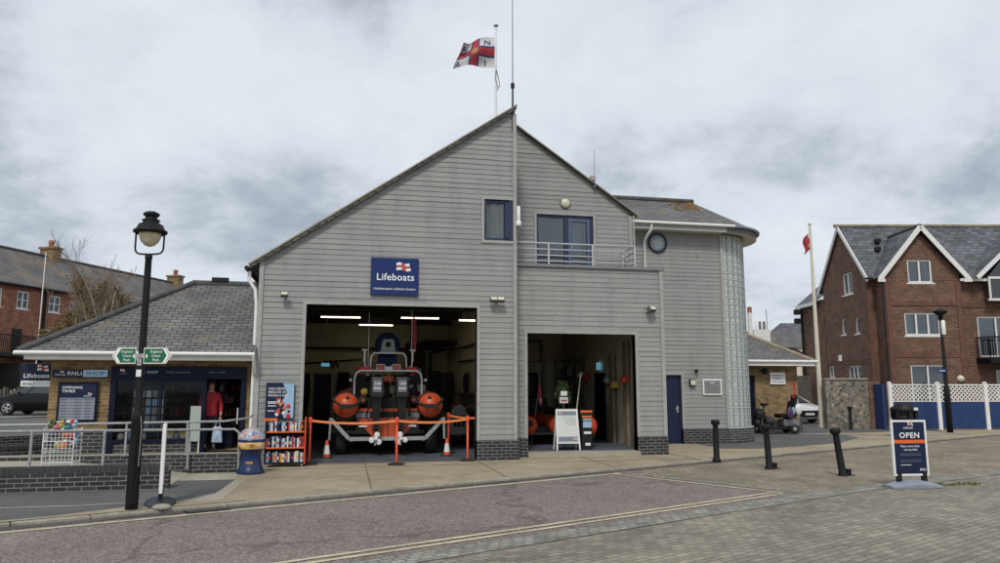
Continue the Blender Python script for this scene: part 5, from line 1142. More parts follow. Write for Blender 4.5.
def finger(sgn, label, Lb):
    t = thing('footpath_sign', label, 'sign', (lx, ly, 2.16), -YAW, 'green footpath finger signs on the lamp')
    s = sgn; x0, x1, x2 = s*.055, s*(Lb-.08), s*Lb
    m = M(); m.prism([(x0, -.065, -.115), (x1, -.065, -.115), (x2, -.065, 0), (x1, -.065, .115), (x0, -.065, .115)], (0, .012, 0), 'white_plastic'); m.box(min(x0, x0-s*.06), max(x0, x0-s*.06), -.06, .0, -.03, .03, 'radar_grey'); b = m.build('sign_board', t)
    m = M(); m.poly([(x0+s*.01, -.067, -.10), (x1-s*.015, -.067, -.10), (x2-s*.02, -.067, 0), (x1-s*.015, -.067, .10), (x0+s*.01, -.067, .10)], 'green_sign')
    xa = x1-s*.05
    m.poly([(xa, -.070, -.10), (xa+s*.035, -.070, -.10), (xa+s*.10, -.070, 0), (xa+s*.035, -.070, .10), (xa, -.070, .10), (xa+s*.06, -.070, 0)], 'white_letter')
    cx_ = .235 if s > 0 else -.185
    for k, w in enumerate(('England', 'Coast', 'Path')):
        m.text(w, cx_, .042-.060*k, -.070, .052, 'white_letter', .008, 'CENTER')
    ax = s*.10 if s > 0 else -.082
    m.ball((ax, -.0695, -.01), .020, 'white_letter', 10, (.75, .05, 1.3)); m.box(ax-.019, ax+.019, -.072, -.0705, .008, .016, 'white_letter'); m.build('lettering', b)
finger(-1, 'shorter green footpath finger sign pointing left on the lamp post', .40); finger(1, 'longer green footpath finger sign pointing right on the lamp post', .46)

def swinger(label, loc, rotz, basemat, bl=1.0):
    t = thing('pavement_sign', label, 'pavement sign', loc, rotz, 'pavement signs on moulded bases')
    m = M().mat(basemat); n = 12; vs = []
    prof = [(-.48, .035), (-.43, .06), (-.28, .10), (0, .15), (.28, .10), (.43, .06), (.48, .035)]
    for x, z in prof: w = .21-.06*abs(x)/.5; x *= bl; z *= .5+.5*bl; vs += [(x, -w, .0), (x, -w, z*.55), (x, -w*.45, z), (x, w*.45, z), (x, w, z*.55), (x, w, 0)]
    k = 6; m.add(vs, [(i*k+j, i*k+j+1, (i+1)*k+j+1, (i+1)*k+j) for i in range(len(prof)-1) for j in range(5)]+[tuple(range(6)), tuple(range(k*6+5, k*6-1, -1))], False, basemat); m.build('base', t, bevel=.015)
    m = M(); 
    for s in (-1, 1): m.box(s*.24-.04, s*.24+.04, -.03, .03, .10, .26, 'black_plastic')
    m.build('spring', t)
    m = M(); rrect(m, -.335, .335, .20, 1.17, -.025, .025, .035, 'tube_white'); m.box(-.31, .31, -.015, .015, .23, 1.14, 'navy_sign'); b = m.build('frame', t, bevel=.006)
    for sd in (1, -1):
        fn = lambda a, z, d=0: (a*sd, -(.016+d)*sd, z); m = M()
        q = lambda x0, x1, z0, z1, mt, d=.002: m.poly([fn(x0, z0, d), fn(x1, z0, d), fn(x1, z1, d), fn(x0, z1, d)], mt)
        T = lambda s, x, z, sz, mt, bold, w=None, al='LEFT': m.text(s, x, z, 0, sz, mt, bold, al, w, fn=lambda a, zz: fn(a, zz, .004))
        q(-.305, .305, .765, .825, 'orange'); T('OPEN', -.19, .86, .135, 'white_letter', .018, .38); T('Lifeboats', -.10, 1.02, .05, 'white_letter', .01, .18)
        emblem(m, 0, 0, 0, .09, .055, fn=lambda a, z, d: fn(-.01+a, 1.075+z, .003+d))
        T('Please come inside', -.18, .70, .05, 'white_letter', .01, .36); T('and say hello', -.12, .64, .05, 'white_letter', .01, .26)
        for z in (.58, .555, .47, .44): q(-.2, .2, z, z+.006, 'text_grey', .004)
        q(-.2, .0, .385, .395, 'white_marking', .004); T('RNLI', .16, .29, .055, 'white_letter', .02, .11); m.build('lettering', b)
    return t
x, y = CW(7.28, 13.45); swinger('navy open sign facing the road on a pale grey moulded base', (x, y, LOW), -YAW+R(7), 'base_grey')
x, y = CW(-4.98, 11.2); swinger('pavement sign turned edge on with a dark base beside the street lamp', (x, y, 0), -YAW+R(113), 'base_dark', .62)
t = thing('weight', 'grey oval stone weight beside the dark sign base at the kerb', 'weight', (*CW(-4.78, 10.80), 0)); m = M(); m.ball((0, 0, .03), .11, 'kerb_stone', 14, (1.2, .8, .45)); m.build('stone', t)
# drain
gx, gy = off(-1.15, .17); t = thing('drain_cover', 'iron drain grating in the gutter near the street lamp', 'drain', (gx, gy, LOW), AN); m = M(); m.box(-.30, .30, -.13, .13, -.02, .008, 'black_iron'); m.build('frame', t); m = M()
for i in range(14): m.box(-.27+.04*i, -.25+.04*i, -.11, .11, .008, .014, 'plate_dark')
m.build('grating', t)

def bollard(loc, label, tx=0, cap=True):
    t = thing('bollard', label, 'bollard', loc, 0, 'black bollards along the kerb', rot=(0, tx, 0))
    m = M(); m.lathe([(0, -.06), (.10, -.06), (.10, .02), (.072, .06), (.062, .80), (.062, .84)], n=18, mat='black_iron'); m.build('shaft', t)
    m = M(); m.lathe([(.062, .82), (.095, .84), (.105, .88), (.10, .93), (.085, .945), (0, .95)], n=18, mat='black_iron'); m.build('head', t)
    return t
for (px, X, Y, tl, lb) in [(712, 5.12, 17.9, 0, 'upright black bollard nearest the blue door'), (768, 5.84, 16.45, -.04, 'black bollard second from the blue door with an iron foot block'), (840, 6.86, 15.2, -.13, 'leaning black bollard in the block paving nearest the open sign'), (851, 14.35, 30.8, 0, 'distant black bollard in front of the flint wall')]:
    x, y = CW(X, Y); z = 0 if px in (712, 851) else LOW
    bollard((x, y, z), lb, tl)
    if px in (768, 840):
        m = M(); m.box(-.045, .045, -.05, .05, 0, .13, 'black_iron'); m.box(-.16, .14, -.06, .06, 0, .010, 'black_iron'); o = m.build('bollard_socket', bevel=.01); o.location = (x+.13, y+.02, z); tag(o, 'iron socket block at the foot of the %s bollard' % ('leaning' if px == 840 else 'second'), 'socket', 'iron bollard sockets')

# weeds beside the open sign
random.seed(6); m = M()
for i in range(260):
    X, Y = random.uniform(7.75, 8.75), random.gauss(13.75, .10); x, y = CW(X, Y-.15*(X-7.7)*-1); h = random.uniform(.01, .045); a = random.uniform(0, 6.28); w = .012
    m.poly([(x-w*math.cos(a), y-w*math.sin(a), LOW), (x+w*math.cos(a), y+w*math.sin(a), LOW), (x+random.uniform(-.03, .03), y+random.uniform(-.03, .03), LOW+h)], 'weed_green')
o = m.build('weeds'); o['kind'] = 'stuff'; o['label'] = 'low green weeds growing in the paving beside the open sign base'; o['category'] = 'weeds'

# ---------------------------------------------------------------- rear right building
rb = thing('outbuilding', 'small tan brick outbuilding with slate roof behind the glass block bay', 'building')
m = M(); m.wall([(12.9, 0), (18.35, 0), (18.35, 2.7), (12.9, 2.7)], [(15.9, 16.5, 0, 2.2)], FY(8.9), 'tan_brick', reveal=.15); m.box(18.15, 18.35, 8.93, 14, 0, 2.7, 'tan_brick'); m.build('wall', rb)
m = M(); m.box(16.5, 18.42, 8.84, 8.9, 0, .42, 'dark_engineering_brick'); m.box(18.35, 18.42, 8.9, 14, 0, .42, 'dark_engineering_brick'); m.build('plinth', rb)
m = M(); m.box(15.9, 16.5, 9.0, 9.05, 0, 2.2, 'navy_paint'); m.build('door', rb)
m = M().mat('slate_tiles'); a, b, c, d = (12.5, 8.4, 2.72), (18.85, 8.4, 2.72), (18.85, 14.5, 2.72), (12.5, 14.5, 2.72); p, q = (12.5, 11.4, 4.75), (15.4, 11.4, 4.75)
m.poly([a, b, q, p]); m.poly([b, c, q]); m.poly([c, d, p, q]); m.poly([a, b, c, d][::-1], 'white_paint'); rr = m.build('roof', rb)
m = M(); m.tube([b, q], .09, 8, 'verge_tan'); m.tube([q, p], .09, 8, 'ridge_dark'); m.build('ridge_tile', rr)
m = M(); m.box(12.6, 18.8, 8.36, 8.42, 2.55, 2.72, 'white_paint'); m.tube([(12.6, 8.33, 2.72), (18.9, 8.33, 2.72)], .055, 8, 'white_paint'); m.box(18.79, 18.83, 8.4, 14, 2.55, 2.72, 'white_paint'); m.build('gutter', rb)
s = signboard('wall_notice', 'white notice with blue lettering on the outbuilding wall', (17.12, 8.86, 1.84), .66, .46, mat='white_plastic')
m = M(); m.text('Littlehampton', .06, .32, -.034, .09, 'sign_blue', .01, width=.54); m.text('Lifeboat', .16, .20, -.034, .09, 'sign_blue', .01, width=.34); m.text('Authorised', .08, .07, -.034, .08, 'sign_blue', .01, width=.5); m.build('lettering', s)
t = thing('wall_siren', 'dark round lamp under the eaves of the outbuilding', 'lamp', (16.85, 8.8, 2.35)); m = M(); m.ball((0, -.08, 0), .14, 'black_plastic', 12, (1, .8, .9)); m.build('lamp_body', t); m = M(); m.beam((0, 0, .05), (0, -.08, .05), .05, mat='black_plastic'); m.build('bracket', t)
t = thing('roof_finial', 'black finial cowl rising behind the outbuilding roof', 'finial', (14.2, 11.4, 4.75)); m = M(); m.lathe([(.05, 0), (.05, .3), (.13, .32), (.13, .37), (.06, .42), (.09, .55), (.03, .62), (0, .75)], n=10, mat='black_iron'); m.build('cowl', t)

# mobility scooter
sx, sy = CW(10.35, 28.2)
t = thing('mobility_scooter', 'black mobility scooter with basket and mirrors parked by the outbuilding', 'mobility scooter', (sx, sy, .004), R(180)-YAW+R(8)); t.scale = (1.08, 1.1, 1.12)
m = M(); m.box(-.75, .55, -.24, .24, .14, .24, 'black_plastic'); m.box(-.72, -.15, -.28, .28, .24, .48, 'steel_plate'); m.build('body', t, bevel=.05)
for x in (-.52, .60):
    for y in (-.26, .26): m = M(); m.lathe([(.07, -.05), (.15, -.05), (.165, 0), (.15, .05), (.07, .05)], (x, y, .165), 18, 'black_rubber', 'y'); w = m.build('wheel', t); m = M(); m.lathe([(0, -.03), (.075, -.045), (.075, .045), (0, .03)], (x, y, .165), 12, 'radar_grey', 'y'); m.build('rim', w)
m = M(); m.box(-.62, -.05, -.25, .25, .52, .66, 'black_plastic'); m.box(-.45, -.30, -.1, .1, .4, .52, 'black_plastic'); m.build('seat', t, bevel=.03)
m = M(Matrix.Translation((-.58, 0, .6)) @ Matrix.Rotation(R(-12), 4, 'Y')); m.box(-.08, .09, -.25, .25, 0, .48, 'black_plastic'); m.box(-.07, .05, -.16, .16, .46, .70, 'black_plastic'); m.build('backrest', t, bevel=.04)
m = M(); m.tube([(.62, 0, .25), (.42, 0, .95)], .035, 8, 'black_plastic'); m.tube([(.40, -.28, 1.0), (.44, 0, .95), (.40, .28, 1.0)], .02, 8, 'black_plastic'); m.box(.36, .5, -.12, .12, .92, 1.0, 'black_plastic'); m.build('tiller', t, bevel=.005)
m = M(); 
for s in (-1, 1): m.tube([(.42, s*.25, .98), (.44, s*.32, 1.12)], .01, 5, 'black_plastic'); m.ball((.44, s*.34, 1.16), .075, 'radar_grey', 10, (.2, 1, 1))
m.build('mirror', t)
m = M(); m.ball((.62, 0, .64), .21, 'black_plastic', 12, (1, 1.1, .95)); m.box(.44, .78, -.2, .2, .50, .60, 'black_plastic'); m.ball((.25, 0, .42), .2, 'interior_dark', 10, (1.1, 1, .8)); m.box(.52, .56, -.1, .1, .83, .86, 'white_plastic'); m.build('basket', t, bevel=.02)
m = M(); m.tube([(-.68, .1, .4), (-.72, .1, 1.25)], .012, 6, 'dark_grey_paint'); m.add([(-.72, .1, 1.75), (-.60, .12, 1.65), (-.68, .1, 1.45), (-.60, .1, 1.2), (-.74, .1, 1.15)], [(0, 1, 2, 3, 4)], False, 'red'); m.tube([(-.72, .1, 1.2), (-.72, .1, 1.78)], .010, 5, 'dark_grey_paint'); m.build('pennant', t)
hx, hy = CW(10.95, 28.05)
t = thing('carrier_bag', 'white carrier bag hanging from the back of the mobility scooter', 'bag', (hx+.05, hy-.25, .70)); m = M(); m.ball((0, 0, .2), .17, 'bag_white', 12, (.8, .6, 1.25)); m.build('bag_body', t); m = M(); m.tube([(-.05, 0, .36), (0, 0, .55), (.05, 0, .36)], .012, 6, 'bag_white'); m.build('handle', t)
t = thing('coat', 'purple and grey coat draped over the back of the mobility scooter', 'coat', (hx-.28, hy-.26, .55)); m = M(); m.ball((0, 0, .22), .16, 'purple', 10, (1, .5, 1.5)); m.ball((.1, -.03, .3), .09, 'pale_blue', 8, (.6, .5, 1.7)); m.build('cloth', t)

# ---------------------------------------------------------------- cars
def car(name, label, cat, loc, rz, paint, L=4.2, W=.88, H=1.55, van=False):
    t = thing(name, label, cat, loc, rz)
    # stations along x: front at -L/2
    st_ = [(0, .30, .62, .66), (.05, .22, .74, .80), (.25, .20, .84, .95), (.9, .20, .98, 1), (1.15, .20, 1.02, 1), (3.4, .20, 1.04, 1), (3.95, .22, 1.0, .98), (4.15, .25, .85, .92), (4.2, .35, .6, .85)]
    k = L/4.2; m = M(); vs = []; c = 10
    for x, zb, zt, w in st_:
        X = (x-2.1)*k; w *= W
        ring = [(-w*.86, zb), (-w, zb+.10), (-w, (zb+zt)/2), (-w*.985, zt-.10), (-w*.90, zt), (w*.90, zt), (w*.985, zt-.10), (w, (zb+zt)/2), (w, zb+.10), (w*.86, zb)]
        vs += [(X, y, z) for y, z in ring]
    n = len(st_); m.add(vs, [(i*c+j, i*c+(j+1) % c, (i+1)*c+(j+1) % c, (i+1)*c+j) for i in range(n-1) for j in range(c)]+[tuple(range(c)), tuple(range((n-1)*c+c-1, (n-1)*c-1, -1))], True, paint)
    body = m.build('body', t)
    gh = [(.75, 1.0, 1.0, .86), (1.7, 1.0, H-.05, .80), (2.2, 1.0, H, .78), (3.2, 1.0, H-.02, .78), (3.75, 1.0, H-.15, .76), (4.1, 1.0, 1.02, .84)]
    m = M(); vs = []
    for x, zb, zt, w in gh:
        X = (x-2.1)*k; vs += [(X, -W*.90, zb), (X, -w*W*1.0, max(zb, zt-.06)), (X, -w*W*.8, zt), (X, w*W*.8, zt), (X, w*W*1.0, max(zb, zt-.06)), (X, W*.90, zb)]
    m.add(vs, [(i*6+j, i*6+j+1, (i+1)*6+j+1, (i+1)*6+j) for i in range(5) for j in (0, 4)], True, 'car_glass'); m.add(vs, [(i*6+2, i*6+3, (i+1)*6+3, (i+1)*6+2) for i in (1, 2, 3)] + [(i*6+j, i*6+j+1, (i+1)*6+j+1, (i+1)*6+j) for i in range(5) for j in (1, 3)], True, paint); m.add(vs, [(2, 3, 9, 8), (26, 27, 33, 32)], True, 'car_glass')
    m.build('cabin', t)
    m = M()
    for s in (-1, 1):
        for x in (1.05, 2.15, 3.15): m.beam(((x+.55-2.1)*k, s*W*.885, 1.02), ((x+(.95 if x < 2 else .58)-2.1)*k, s*W*.80, H-.06), .05, .03, paint) if x < 3 else None
        m.box((2.7-2.1)*k, (2.76-2.1)*k, min(s*W*.99, s*W*1.005), max(s*W*.99, s*W*1.005), .35, .98, 'black_plastic')
    m.build('pillar', t)
    for x in (.82, 3.35):
        for s in (-1, 1):
            m = M(); X = (x-2.1)*k; m.lathe([(.20, -.10), (.30, -.11), (.325, -.05), (.325, .08), (.20, .1)], (X, s*(W-.06), .325), 24, 'black_rubber', 'y'); w = m.build('wheel', t)
            m = M(); m.lathe([(0, -.02*s), (.2, -.02*s), (.21, 0)], (X, s*(W+.035), .325), 20, 'black_plastic', 'y')
            for q in range(5): a = R(72*q); m.beam((X, s*(W+.05), .325), (X+.19*math.cos(a), s*(W+.05), .325+.19*math.sin(a)), .05, .02, 'alloy', up=(0, 1, 0))
            m.lathe([(.19, 0), (.21, 0), (.21, .03*s), (.19, .03*s)], (X, s*(W+.03), .325), 20, 'alloy', 'y'); m.build('rim', w)
    for s in (-1, 1):
        m = M(); m.ball(((.13-2.1)*k, s*W*.68, .70), .15, 'white_plastic', 12, (.7, 1.1, .55)); m.build('headlight', t)
        m = M(); m.ball(((1.35-2.1)*k, s*(W+.08), 1.05), .09, paint, 10, (.7, 1, .8)); m.build('wing_mirror', t)
        m = M(); m.beam(((2.5-2.1)*k, s*(W+.005), .86), ((2.64-2.1)*k, s*(W+.005), .86), .02, .03, paint); m.build('handle', t)
    m = M(); m.box((-2.12)*k, (-2.07)*k, -.45, .45, .34, .56, 'black_plastic'); m.box((-2.14)*k, (-2.12)*k, -.26, .26, .40, .51, 'bag_white'); m.box((2.08)*k, (2.12)*k, -.26, .26, .6, .7, 'yellow'); m.build('bumper', t)
    return t
x, y = CW(-21.9, 36.2); car('parked_car', 'black hatchback parked behind the shop corner at the far left', 'car', (x, y, .42), -YAW+R(2), 'car_black', L=4.3, W=.86, H=1.55)
x, y = CW(15.9, 37.8); car('parked_car', 'white car parked behind the outbuilding with only its bonnet showing', 'car', (x-1.75, y+.5, .008), R(180)-YAW-R(52)+R(-20), 'car_white', L=4.4, W=.9, H=1.5)

# ---------------------------------------------------------------- flagpole, lamp, bin, fence on the right
x, y = CW(13.83, 32.35); t = thing('flagpole', 'tall white flagpole standing in front of the flint wall', 'flagpole', (x, y, 0))
m = M(); m.tube([(0, 0, 0), (0, 0, 4), (0, 0, 8.9)], [.11, .085, .05], 12, 'cream_paint'); m.build('pole', t); m = M(); m.ball((0, 0, 8.95), .08, 'cream_paint', 10); m.build('finial', t); m = M(); m.lathe([(.13, 0), (.22, 0), (.20, .04), (.12, .05)], n=14, mat='kerb_stone'); m.build('base', t)
flag('flag', 'drooping red flag at the top of the tall white flagpole', (x-.06, y-.02, 8.55), .5, .75, 'red', R(-10))
x, y = CW(17.2, 28.8); t = thing('street_lamp', 'black street lamp with small flat head in front of the blue fence', 'street lamp', (x, y, 0), -YAW)
m = M().mat('black_iron'); m.lathe([(0, 0), (.11, 0), (.11, 1.7), (.07, 1.8), (.055, 4.3), (.03, 4.4)], n=14); m.build('column', t); m = M(); m.lathe([(.06, 4.3), (.09, 4.35), (.09, 4.5), (.26, 4.62), (.26, 4.68), (.10, 4.74), (0, 4.76)], n=16, mat='black_iron'); m.build('hood', t); m = M(); m.lathe([(.075, 3.75), (.085, 3.8), (.085, 4.28), (.05, 4.32)], (.05, -.03, 0), 12, 'white_plastic'); m.build('lamp_glass', t)
m = M(); m.box(-.33, .0, -.09, -.08, 2.28, 2.42, 'sign_blue'); m.box(-.28, -.05, -.095, -.091, 2.34, 2.37, 'white_marking'); m.build('label_plate', t)
x, y = CW(14.25, 26.5); t = thing('litter_bin', 'round black litter bin with open slots behind the open sign', 'bin', (x, y, 0), -YAW)
m = M().mat('black_plastic'); m.lathe([(0, 0), (.38, 0), (.39, .05), (.40, .62), (.42, .66)], n=26); m.build('bin_body', t)
m = M(); 
for a in range(0, 360, 60): m.box(.36*math.cos(R(a+30))-.05, .36*math.cos(R(a+30))+.05, .36*math.sin(R(a+30))-.05, .36*math.sin(R(a+30))+.05, .66, .90, 'black_plastic')
m.lathe([(.30, .66), (.30, .90)], n=20, mat='interior_dark'); m.build('slot_band', t)
m = M(); m.lathe([(.42, .88), (.44, .92), (.43, 1.0), (.30, 1.09), (.30, 1.13), (0, 1.2)], n=26, mat='black_plastic'); m.box(.12, .26, -.445, -.40, .93, 1.02, 'bag_white'); m.build('lid', t)
# flat fence in its own frame
fx, fy = CW(15.70, 30.6); fr = thing('fence', 'blue boarded fence with white posts and white lattice top', 'fence', (fx, fy, 0), -YAW+R(4))
FW = 9.5; npan = 5; pw = 2.05
for i in range(npan):
    x0 = .35+i*pw; m = M(); x = x0
    while x < x0+pw-.16: m.box(x, x+.095, .0, .025, .06, 1.14, 'fence_blue'); x += .1
    m.box(x0, x0+pw-.15, .03, .06, .3, .38, 'fence_blue'); m.box(x0, x0+pw-.15, -.01, .04, 1.14, 1.17, 'white_paint'); m.build('board_panel', fr)
    m = M(); h = .62; W_ = pw-.15; n = 11
    for k in range(-4, n+1):
        for sgn in (-1, 1):
            a0 = k*W_/n*1.0; p = [(a0, 0), (a0+h, h)] if sgn > 0 else [(a0+h, 0), (a0, h)]
            (xa, za), (xb, zb) = p
            if xa > xb: (xa, za), (xb, zb) = (xb, zb), (xa, za)
            if xb <= 0 or xa >= W_: continue
            sl = (zb-za)/(xb-xa)
            if xa < 0: za += sl*(0-xa); xa = 0
            if xb > W_: zb += sl*(W_-xb); xb = W_
            if xb-xa < .03: continue
            m.beam((x0+xa, .01+.012*sgn, 1.18+za), (x0+xb, .01+.012*sgn, 1.18+zb), .01, .045, 'white_paint', up=(0, 0, 1)) if False else m.poly([(x0+xa, .01+.006*sgn, 1.18+za-.03), (x0+xb, .01+.006*sgn, 1.18+zb-.03), (x0+xb, .01+.006*sgn, 1.18+zb+.03), (x0+xa, .01+.006*sgn, 1.18+za+.03)], 'white_paint')
    m.box(x0, x0+W_, -.01, .04, 1.80, 1.85, 'white_paint'); m.build('lattice_panel', fr)
for i in range(npan+1): m = M(); x = .25+i*pw; m.box(x-.08, x+.08, -.06, .06, 0, 1.90, 'white_paint'); m.prism([(x-.09, -.07, 1.90), (x+.09, -.07, 1.90), (x, -.07, 1.96)], (0, .14, 0), 'white_paint'); m.build('post', fr, bevel=.01)
m = M(); m.box(-.02, .10, .1, 1.3, 0, 1.85, 'fence_blue'); m.build('board_panel', fr)

# flint wall with brick pier
wx, wy = CW(13.75, 31.6); t = thing('flint_wall', 'rough flint garden wall with red brick pier beside the blue fence', 'wall', (wx, wy, 0), -YAW-R(7))
m = M(); m.box(.0, 1.72, 0, .35, 0, 2.05, 'flint_stone')
m.build('flint_panel', t); m = M(); m.box(1.72, 2.15, -.05, .4, 0, 1.98, 'brown_brick'); m.build('pier', t); m = M(); m.box(-.02, 1.72, -.05, .4, 2.05, 2.11, 'kerb_stone'); m.build('coping', t)
wx, wy = CW(12.7, 40.5); t = thing('timber_fence', 'dark close boarded fence behind the white car', 'fence', (wx, wy, 0), -YAW); m = M(); x = -1.0
while x < 4.2: m.box(x, x+.14, 0, .03+.01*(int(x*10) % 2), 0, 2.35, 'fence_timber'); x += .15
m.build('board_panel', t)
wx, wy = CW(13.9, 38.5); t = thing('yellow_grit_bin', 'mustard grit bin partly hidden behind the white car', 'bin', (wx+1.3, wy+.6, 0), -YAW); m = M(); m.box(-.5, .5, -.4, .4, 0, .85, 'yellow_rope'); m.build('bin_body', t, bevel=.05); m = M(); m.box(-.53, .53, -.43, .43, .86, 1.0, 'yellow_rope'); m.build('lid', t, bevel=.05)

# ---------------------------------------------------------------- windows for houses
def hwin(parent, T, w, h, bars=1, horiz=False, fmat='white_paint', curtain=True, sill=True, fw=.07, name='window'):
    """window centred at x=0, bottom z=0, facing -y; T places it on its wall"""
    m = M(T); rrect(m, -w/2, w/2, 0, h, -.03, .06, fw, fmat)
    for b in range(1, bars+1): x = -w/2+w*b/(bars+1); m.box(x-fw*.5, x+fw*.5, -.028, .058, fw, h-fw, fmat)
    if horiz: m.box(-w/2+fw, w/2-fw, -.026, .056, h*.5-.03, h*.5+.03, fmat)
    f = m.build(name, parent)
    m = M(T); m.box(-w/2+.02, w/2-.02, .03, .036, .02, h-.02, 'house_glass'); m.build('pane', f)
    if curtain:
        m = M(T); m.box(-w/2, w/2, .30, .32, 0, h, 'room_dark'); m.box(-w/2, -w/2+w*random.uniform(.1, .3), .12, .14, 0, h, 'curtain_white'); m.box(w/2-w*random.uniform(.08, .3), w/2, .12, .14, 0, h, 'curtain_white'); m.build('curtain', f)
    if sill: m = M(T); m.box(-w/2-.08, w/2+.08, -.10, .02, -.07, -.005, 'white_paint' if fmat == 'white_paint' else fmat); m.build('sill', f)
    return f
TX = lambda x, y, z, rz=0: Matrix.Translation((x, y, z)) @ Matrix.Rotation(rz, 4, 'Z')

# ---------------------------------------------------------------- brick apartment house, own frame: x right, y away from camera
hx, hy = CW(16.9, 33.8); ap = thing('apartment_house', 'brown brick apartment block with white edged gables and balconies on the right', 'apartment building', (hx, hy, 0), -YAW)
random.seed(12)
# front bay: x .35..4.1 at y -0.8 ; main front at y 0 from x 0..14 ; left end wall x=0, y 0..5.2
EA = 6.85; RIDGE = 9.45; DEP = 4.6
bw = [(.35, 4.25)]
front = lambda y: (lambda a, z, d: (a, y-d, z))
fw_h = [(1.50, 2.60, 6.40, 7.45), (1.20, 2.80, 4.02, 5.04), (1.30, 2.85, 1.0, 2.72)]
m = M(); m.wall([(.35, 0), (3.8, 0), (3.8, 6.80), (2.08, 8.78), (.35, 6.80)], fw_h, front(-.8), 'brown_brick', reveal=.14)
m.poly([(.35, -.8, 0), (.35, 0, 0), (.35, 0, 6.9), (.35, -.8, 6.9)], 'brown_brick'); m.poly([(3.8, -.8, 0), (3.8, 0, 0), (3.8, 0, 6.8), (3.8, -.8, 6.8)], 'brown_brick'); m.build('wall', ap)
mh = [(4.95, 6.7, 3.1, 4.95), (5.6, 7.0, .9, 2.5), (5.35, 8.3, 6.2, 6.84)]
m = M(); m.wall([(0, 0), (16, 0), (16, EA), (0, EA)], mh, front(0), 'brown_brick', reveal=.14); m.build('wall', ap)
side = lambda a, z, d: (0-d, a, z)
sh_ = [(1.35, 2.35, 6.2, 7.25), (.95, 1.35, 4.25, 5.0), (2.35, 2.75, 4.3, 5.05), (1.05, 2.35, 1.75, 2.75), (3.8, 4.5, 2.2, 2.8)]
m = M(); m.wall([(0, 0), (4.6, 0), (4.6, EA), (2.3, RIDGE+.15), (0, EA)], sh_, side, 'brown_brick', reveal=.14); m.build('wall', ap)
m = M(); m.box(.4, .62, -.86, -.80, 0, 6.8, 'orange_brick'); m.box(-.03, .2, -.05, 0, 0, 6.5, 'orange_brick')
for z in (3.05, 5.35): m.box(.62, 3.58, -.825, -.80, z, z+.22, 'orange_brick')
m.box(3.58, 3.82, -.83, -.8, 0, 6.5, 'orange_brick'); m.box(3.85, 16, -.03, 0, 5.35, 5.57, 'orange_brick'); m.poly([(-.02, 0, 2.85), (-.02, 4.6, 2.85), (-.02, 4.6, 3.0), (-.02, 0, 3.0)], 'orange_brick'); m.build('brick_band', ap)
hwin(ap, TX(2.05, -.72, 6.40), 1.10, 1.05, 1); hwin(ap, TX(2.00, -.72, 4.02), 1.60, 1.02, 2); hwin(ap, TX(2.075, -.72, 1.0), 1.55, 1.72, 1, sill=False)
hwin(ap, TX(5.825, .08, 3.1), 1.75, 1.85, 1, sill=False); hwin(ap, TX(6.3, .08, .9), 1.4, 1.6, 1)
rz90 = R(-90)
for (a0, a1, z0_, z1_) in sh_: hwin(ap, TX(.08, (a0+a1)/2, z0_, rz90), a1-a0, z1_-z0_, 0 if a1-a0 < .5 else (2 if z0_ < 2 else 1), fw=.06)
# balcony on the right
m = M(); m.box(4.75, 7.6, -1.0, -.02, 2.80, 3.02, 'black_iron'); bl = m.build('balcony', ap)
m = M().mat('black_iron'); m.tube([(4.8, -.05, 3.95), (4.8, -.95, 3.95), (7.55, -.95, 3.95)], .03, 6)
for i in range(24): m.box(4.8+i*.12-.012, 4.8+i*.12+.012, -.965, -.94, 3.02, 3.95)
for i in range(8): m.box(4.79, 4.81, -.9+.12*i, -.88+.12*i, 3.02, 3.95)
m.build('railing', bl)
# roofs
m = M().mat('slate_tiles_blue'); m.poly([(-.1, -.35, EA-.25), (16.3, -.35, EA-.25), (16.3, 2.3, RIDGE+.2), (-.1, 2.3, RIDGE+.2)]); m.poly([(-.1, 4.95, EA-.25), (16.3, 4.95, EA-.25), (16.3, 2.3, RIDGE+.2), (-.1, 2.3, RIDGE+.2)]); rf = m.build('roof', ap)
m = M(); m.tube([(-.27, 2.3, RIDGE+.24), (16.3, 2.3, RIDGE+.24)], .09, 8, 'verge_tan'); m.build('ridge_tile', rf)
zr = 8.98; m = M().mat('slate_tiles_blue'); yb = lambda z: 2.3-(RIDGE+.2-z)*(2.65/(RIDGE+.2-EA+.25))
m.poly([(.12, -1.05, 6.62), (2.08, -1.05, zr), (2.08, yb(zr), zr), (.12, yb(6.62), 6.62)]); m.poly([(4.04, -1.05, 6.62), (2.08, -1.05, zr), (2.08, yb(zr), zr), (4.04, yb(6.62), 6.62)]); rf2 = m.build('roof', ap)
m = M(); m.tube([(2.08, -1.05, zr+.02), (2.08, yb(zr), zr+.02)], .07, 8, 'ridge_dark'); m.build('ridge_tile', rf2)
m = M().mat('white_paint')
def barge(p, q, w=.20, t=.06): m.beam(Vector(p)-Vector((0, 0, w/2)), Vector(q)-Vector((0, 0, w/2)), t, w)
barge((.08, -1.08, 6.62), (2.08, -1.08, zr+.04)); barge((4.08, -1.08, 6.62), (2.08, -1.08, zr+.04)); m.box(.0, .32, -1.10, -1.04, 6.40, 6.54); m.box(3.84, 4.2, -1.10, -1.04, 6.40, 6.54)
barge((-.12, -.38, EA-.22), (-.12, 2.3, RIDGE+.22), .16); barge((-.12, 4.98, EA-.22), (-.12, 2.3, RIDGE+.22), .16); m.box(4.1, 16, -.40, -.34, EA-.32, EA-.20); m.build('bargeboard', ap)
m = M(); m.tube([(-.25, -.42, EA-.2), (.1, -.42, EA-.2)], .05, 6, 'black_plastic'); m.tube([(.28, -.86, 6.6), (.28, -.86, .1)], .045, 8, 'black_plastic'); m.tube([(3.92, -.1, 6.5), (3.92, -.1, .1)], .04, 8, 'black_plastic'); m.build('downpipe', ap)
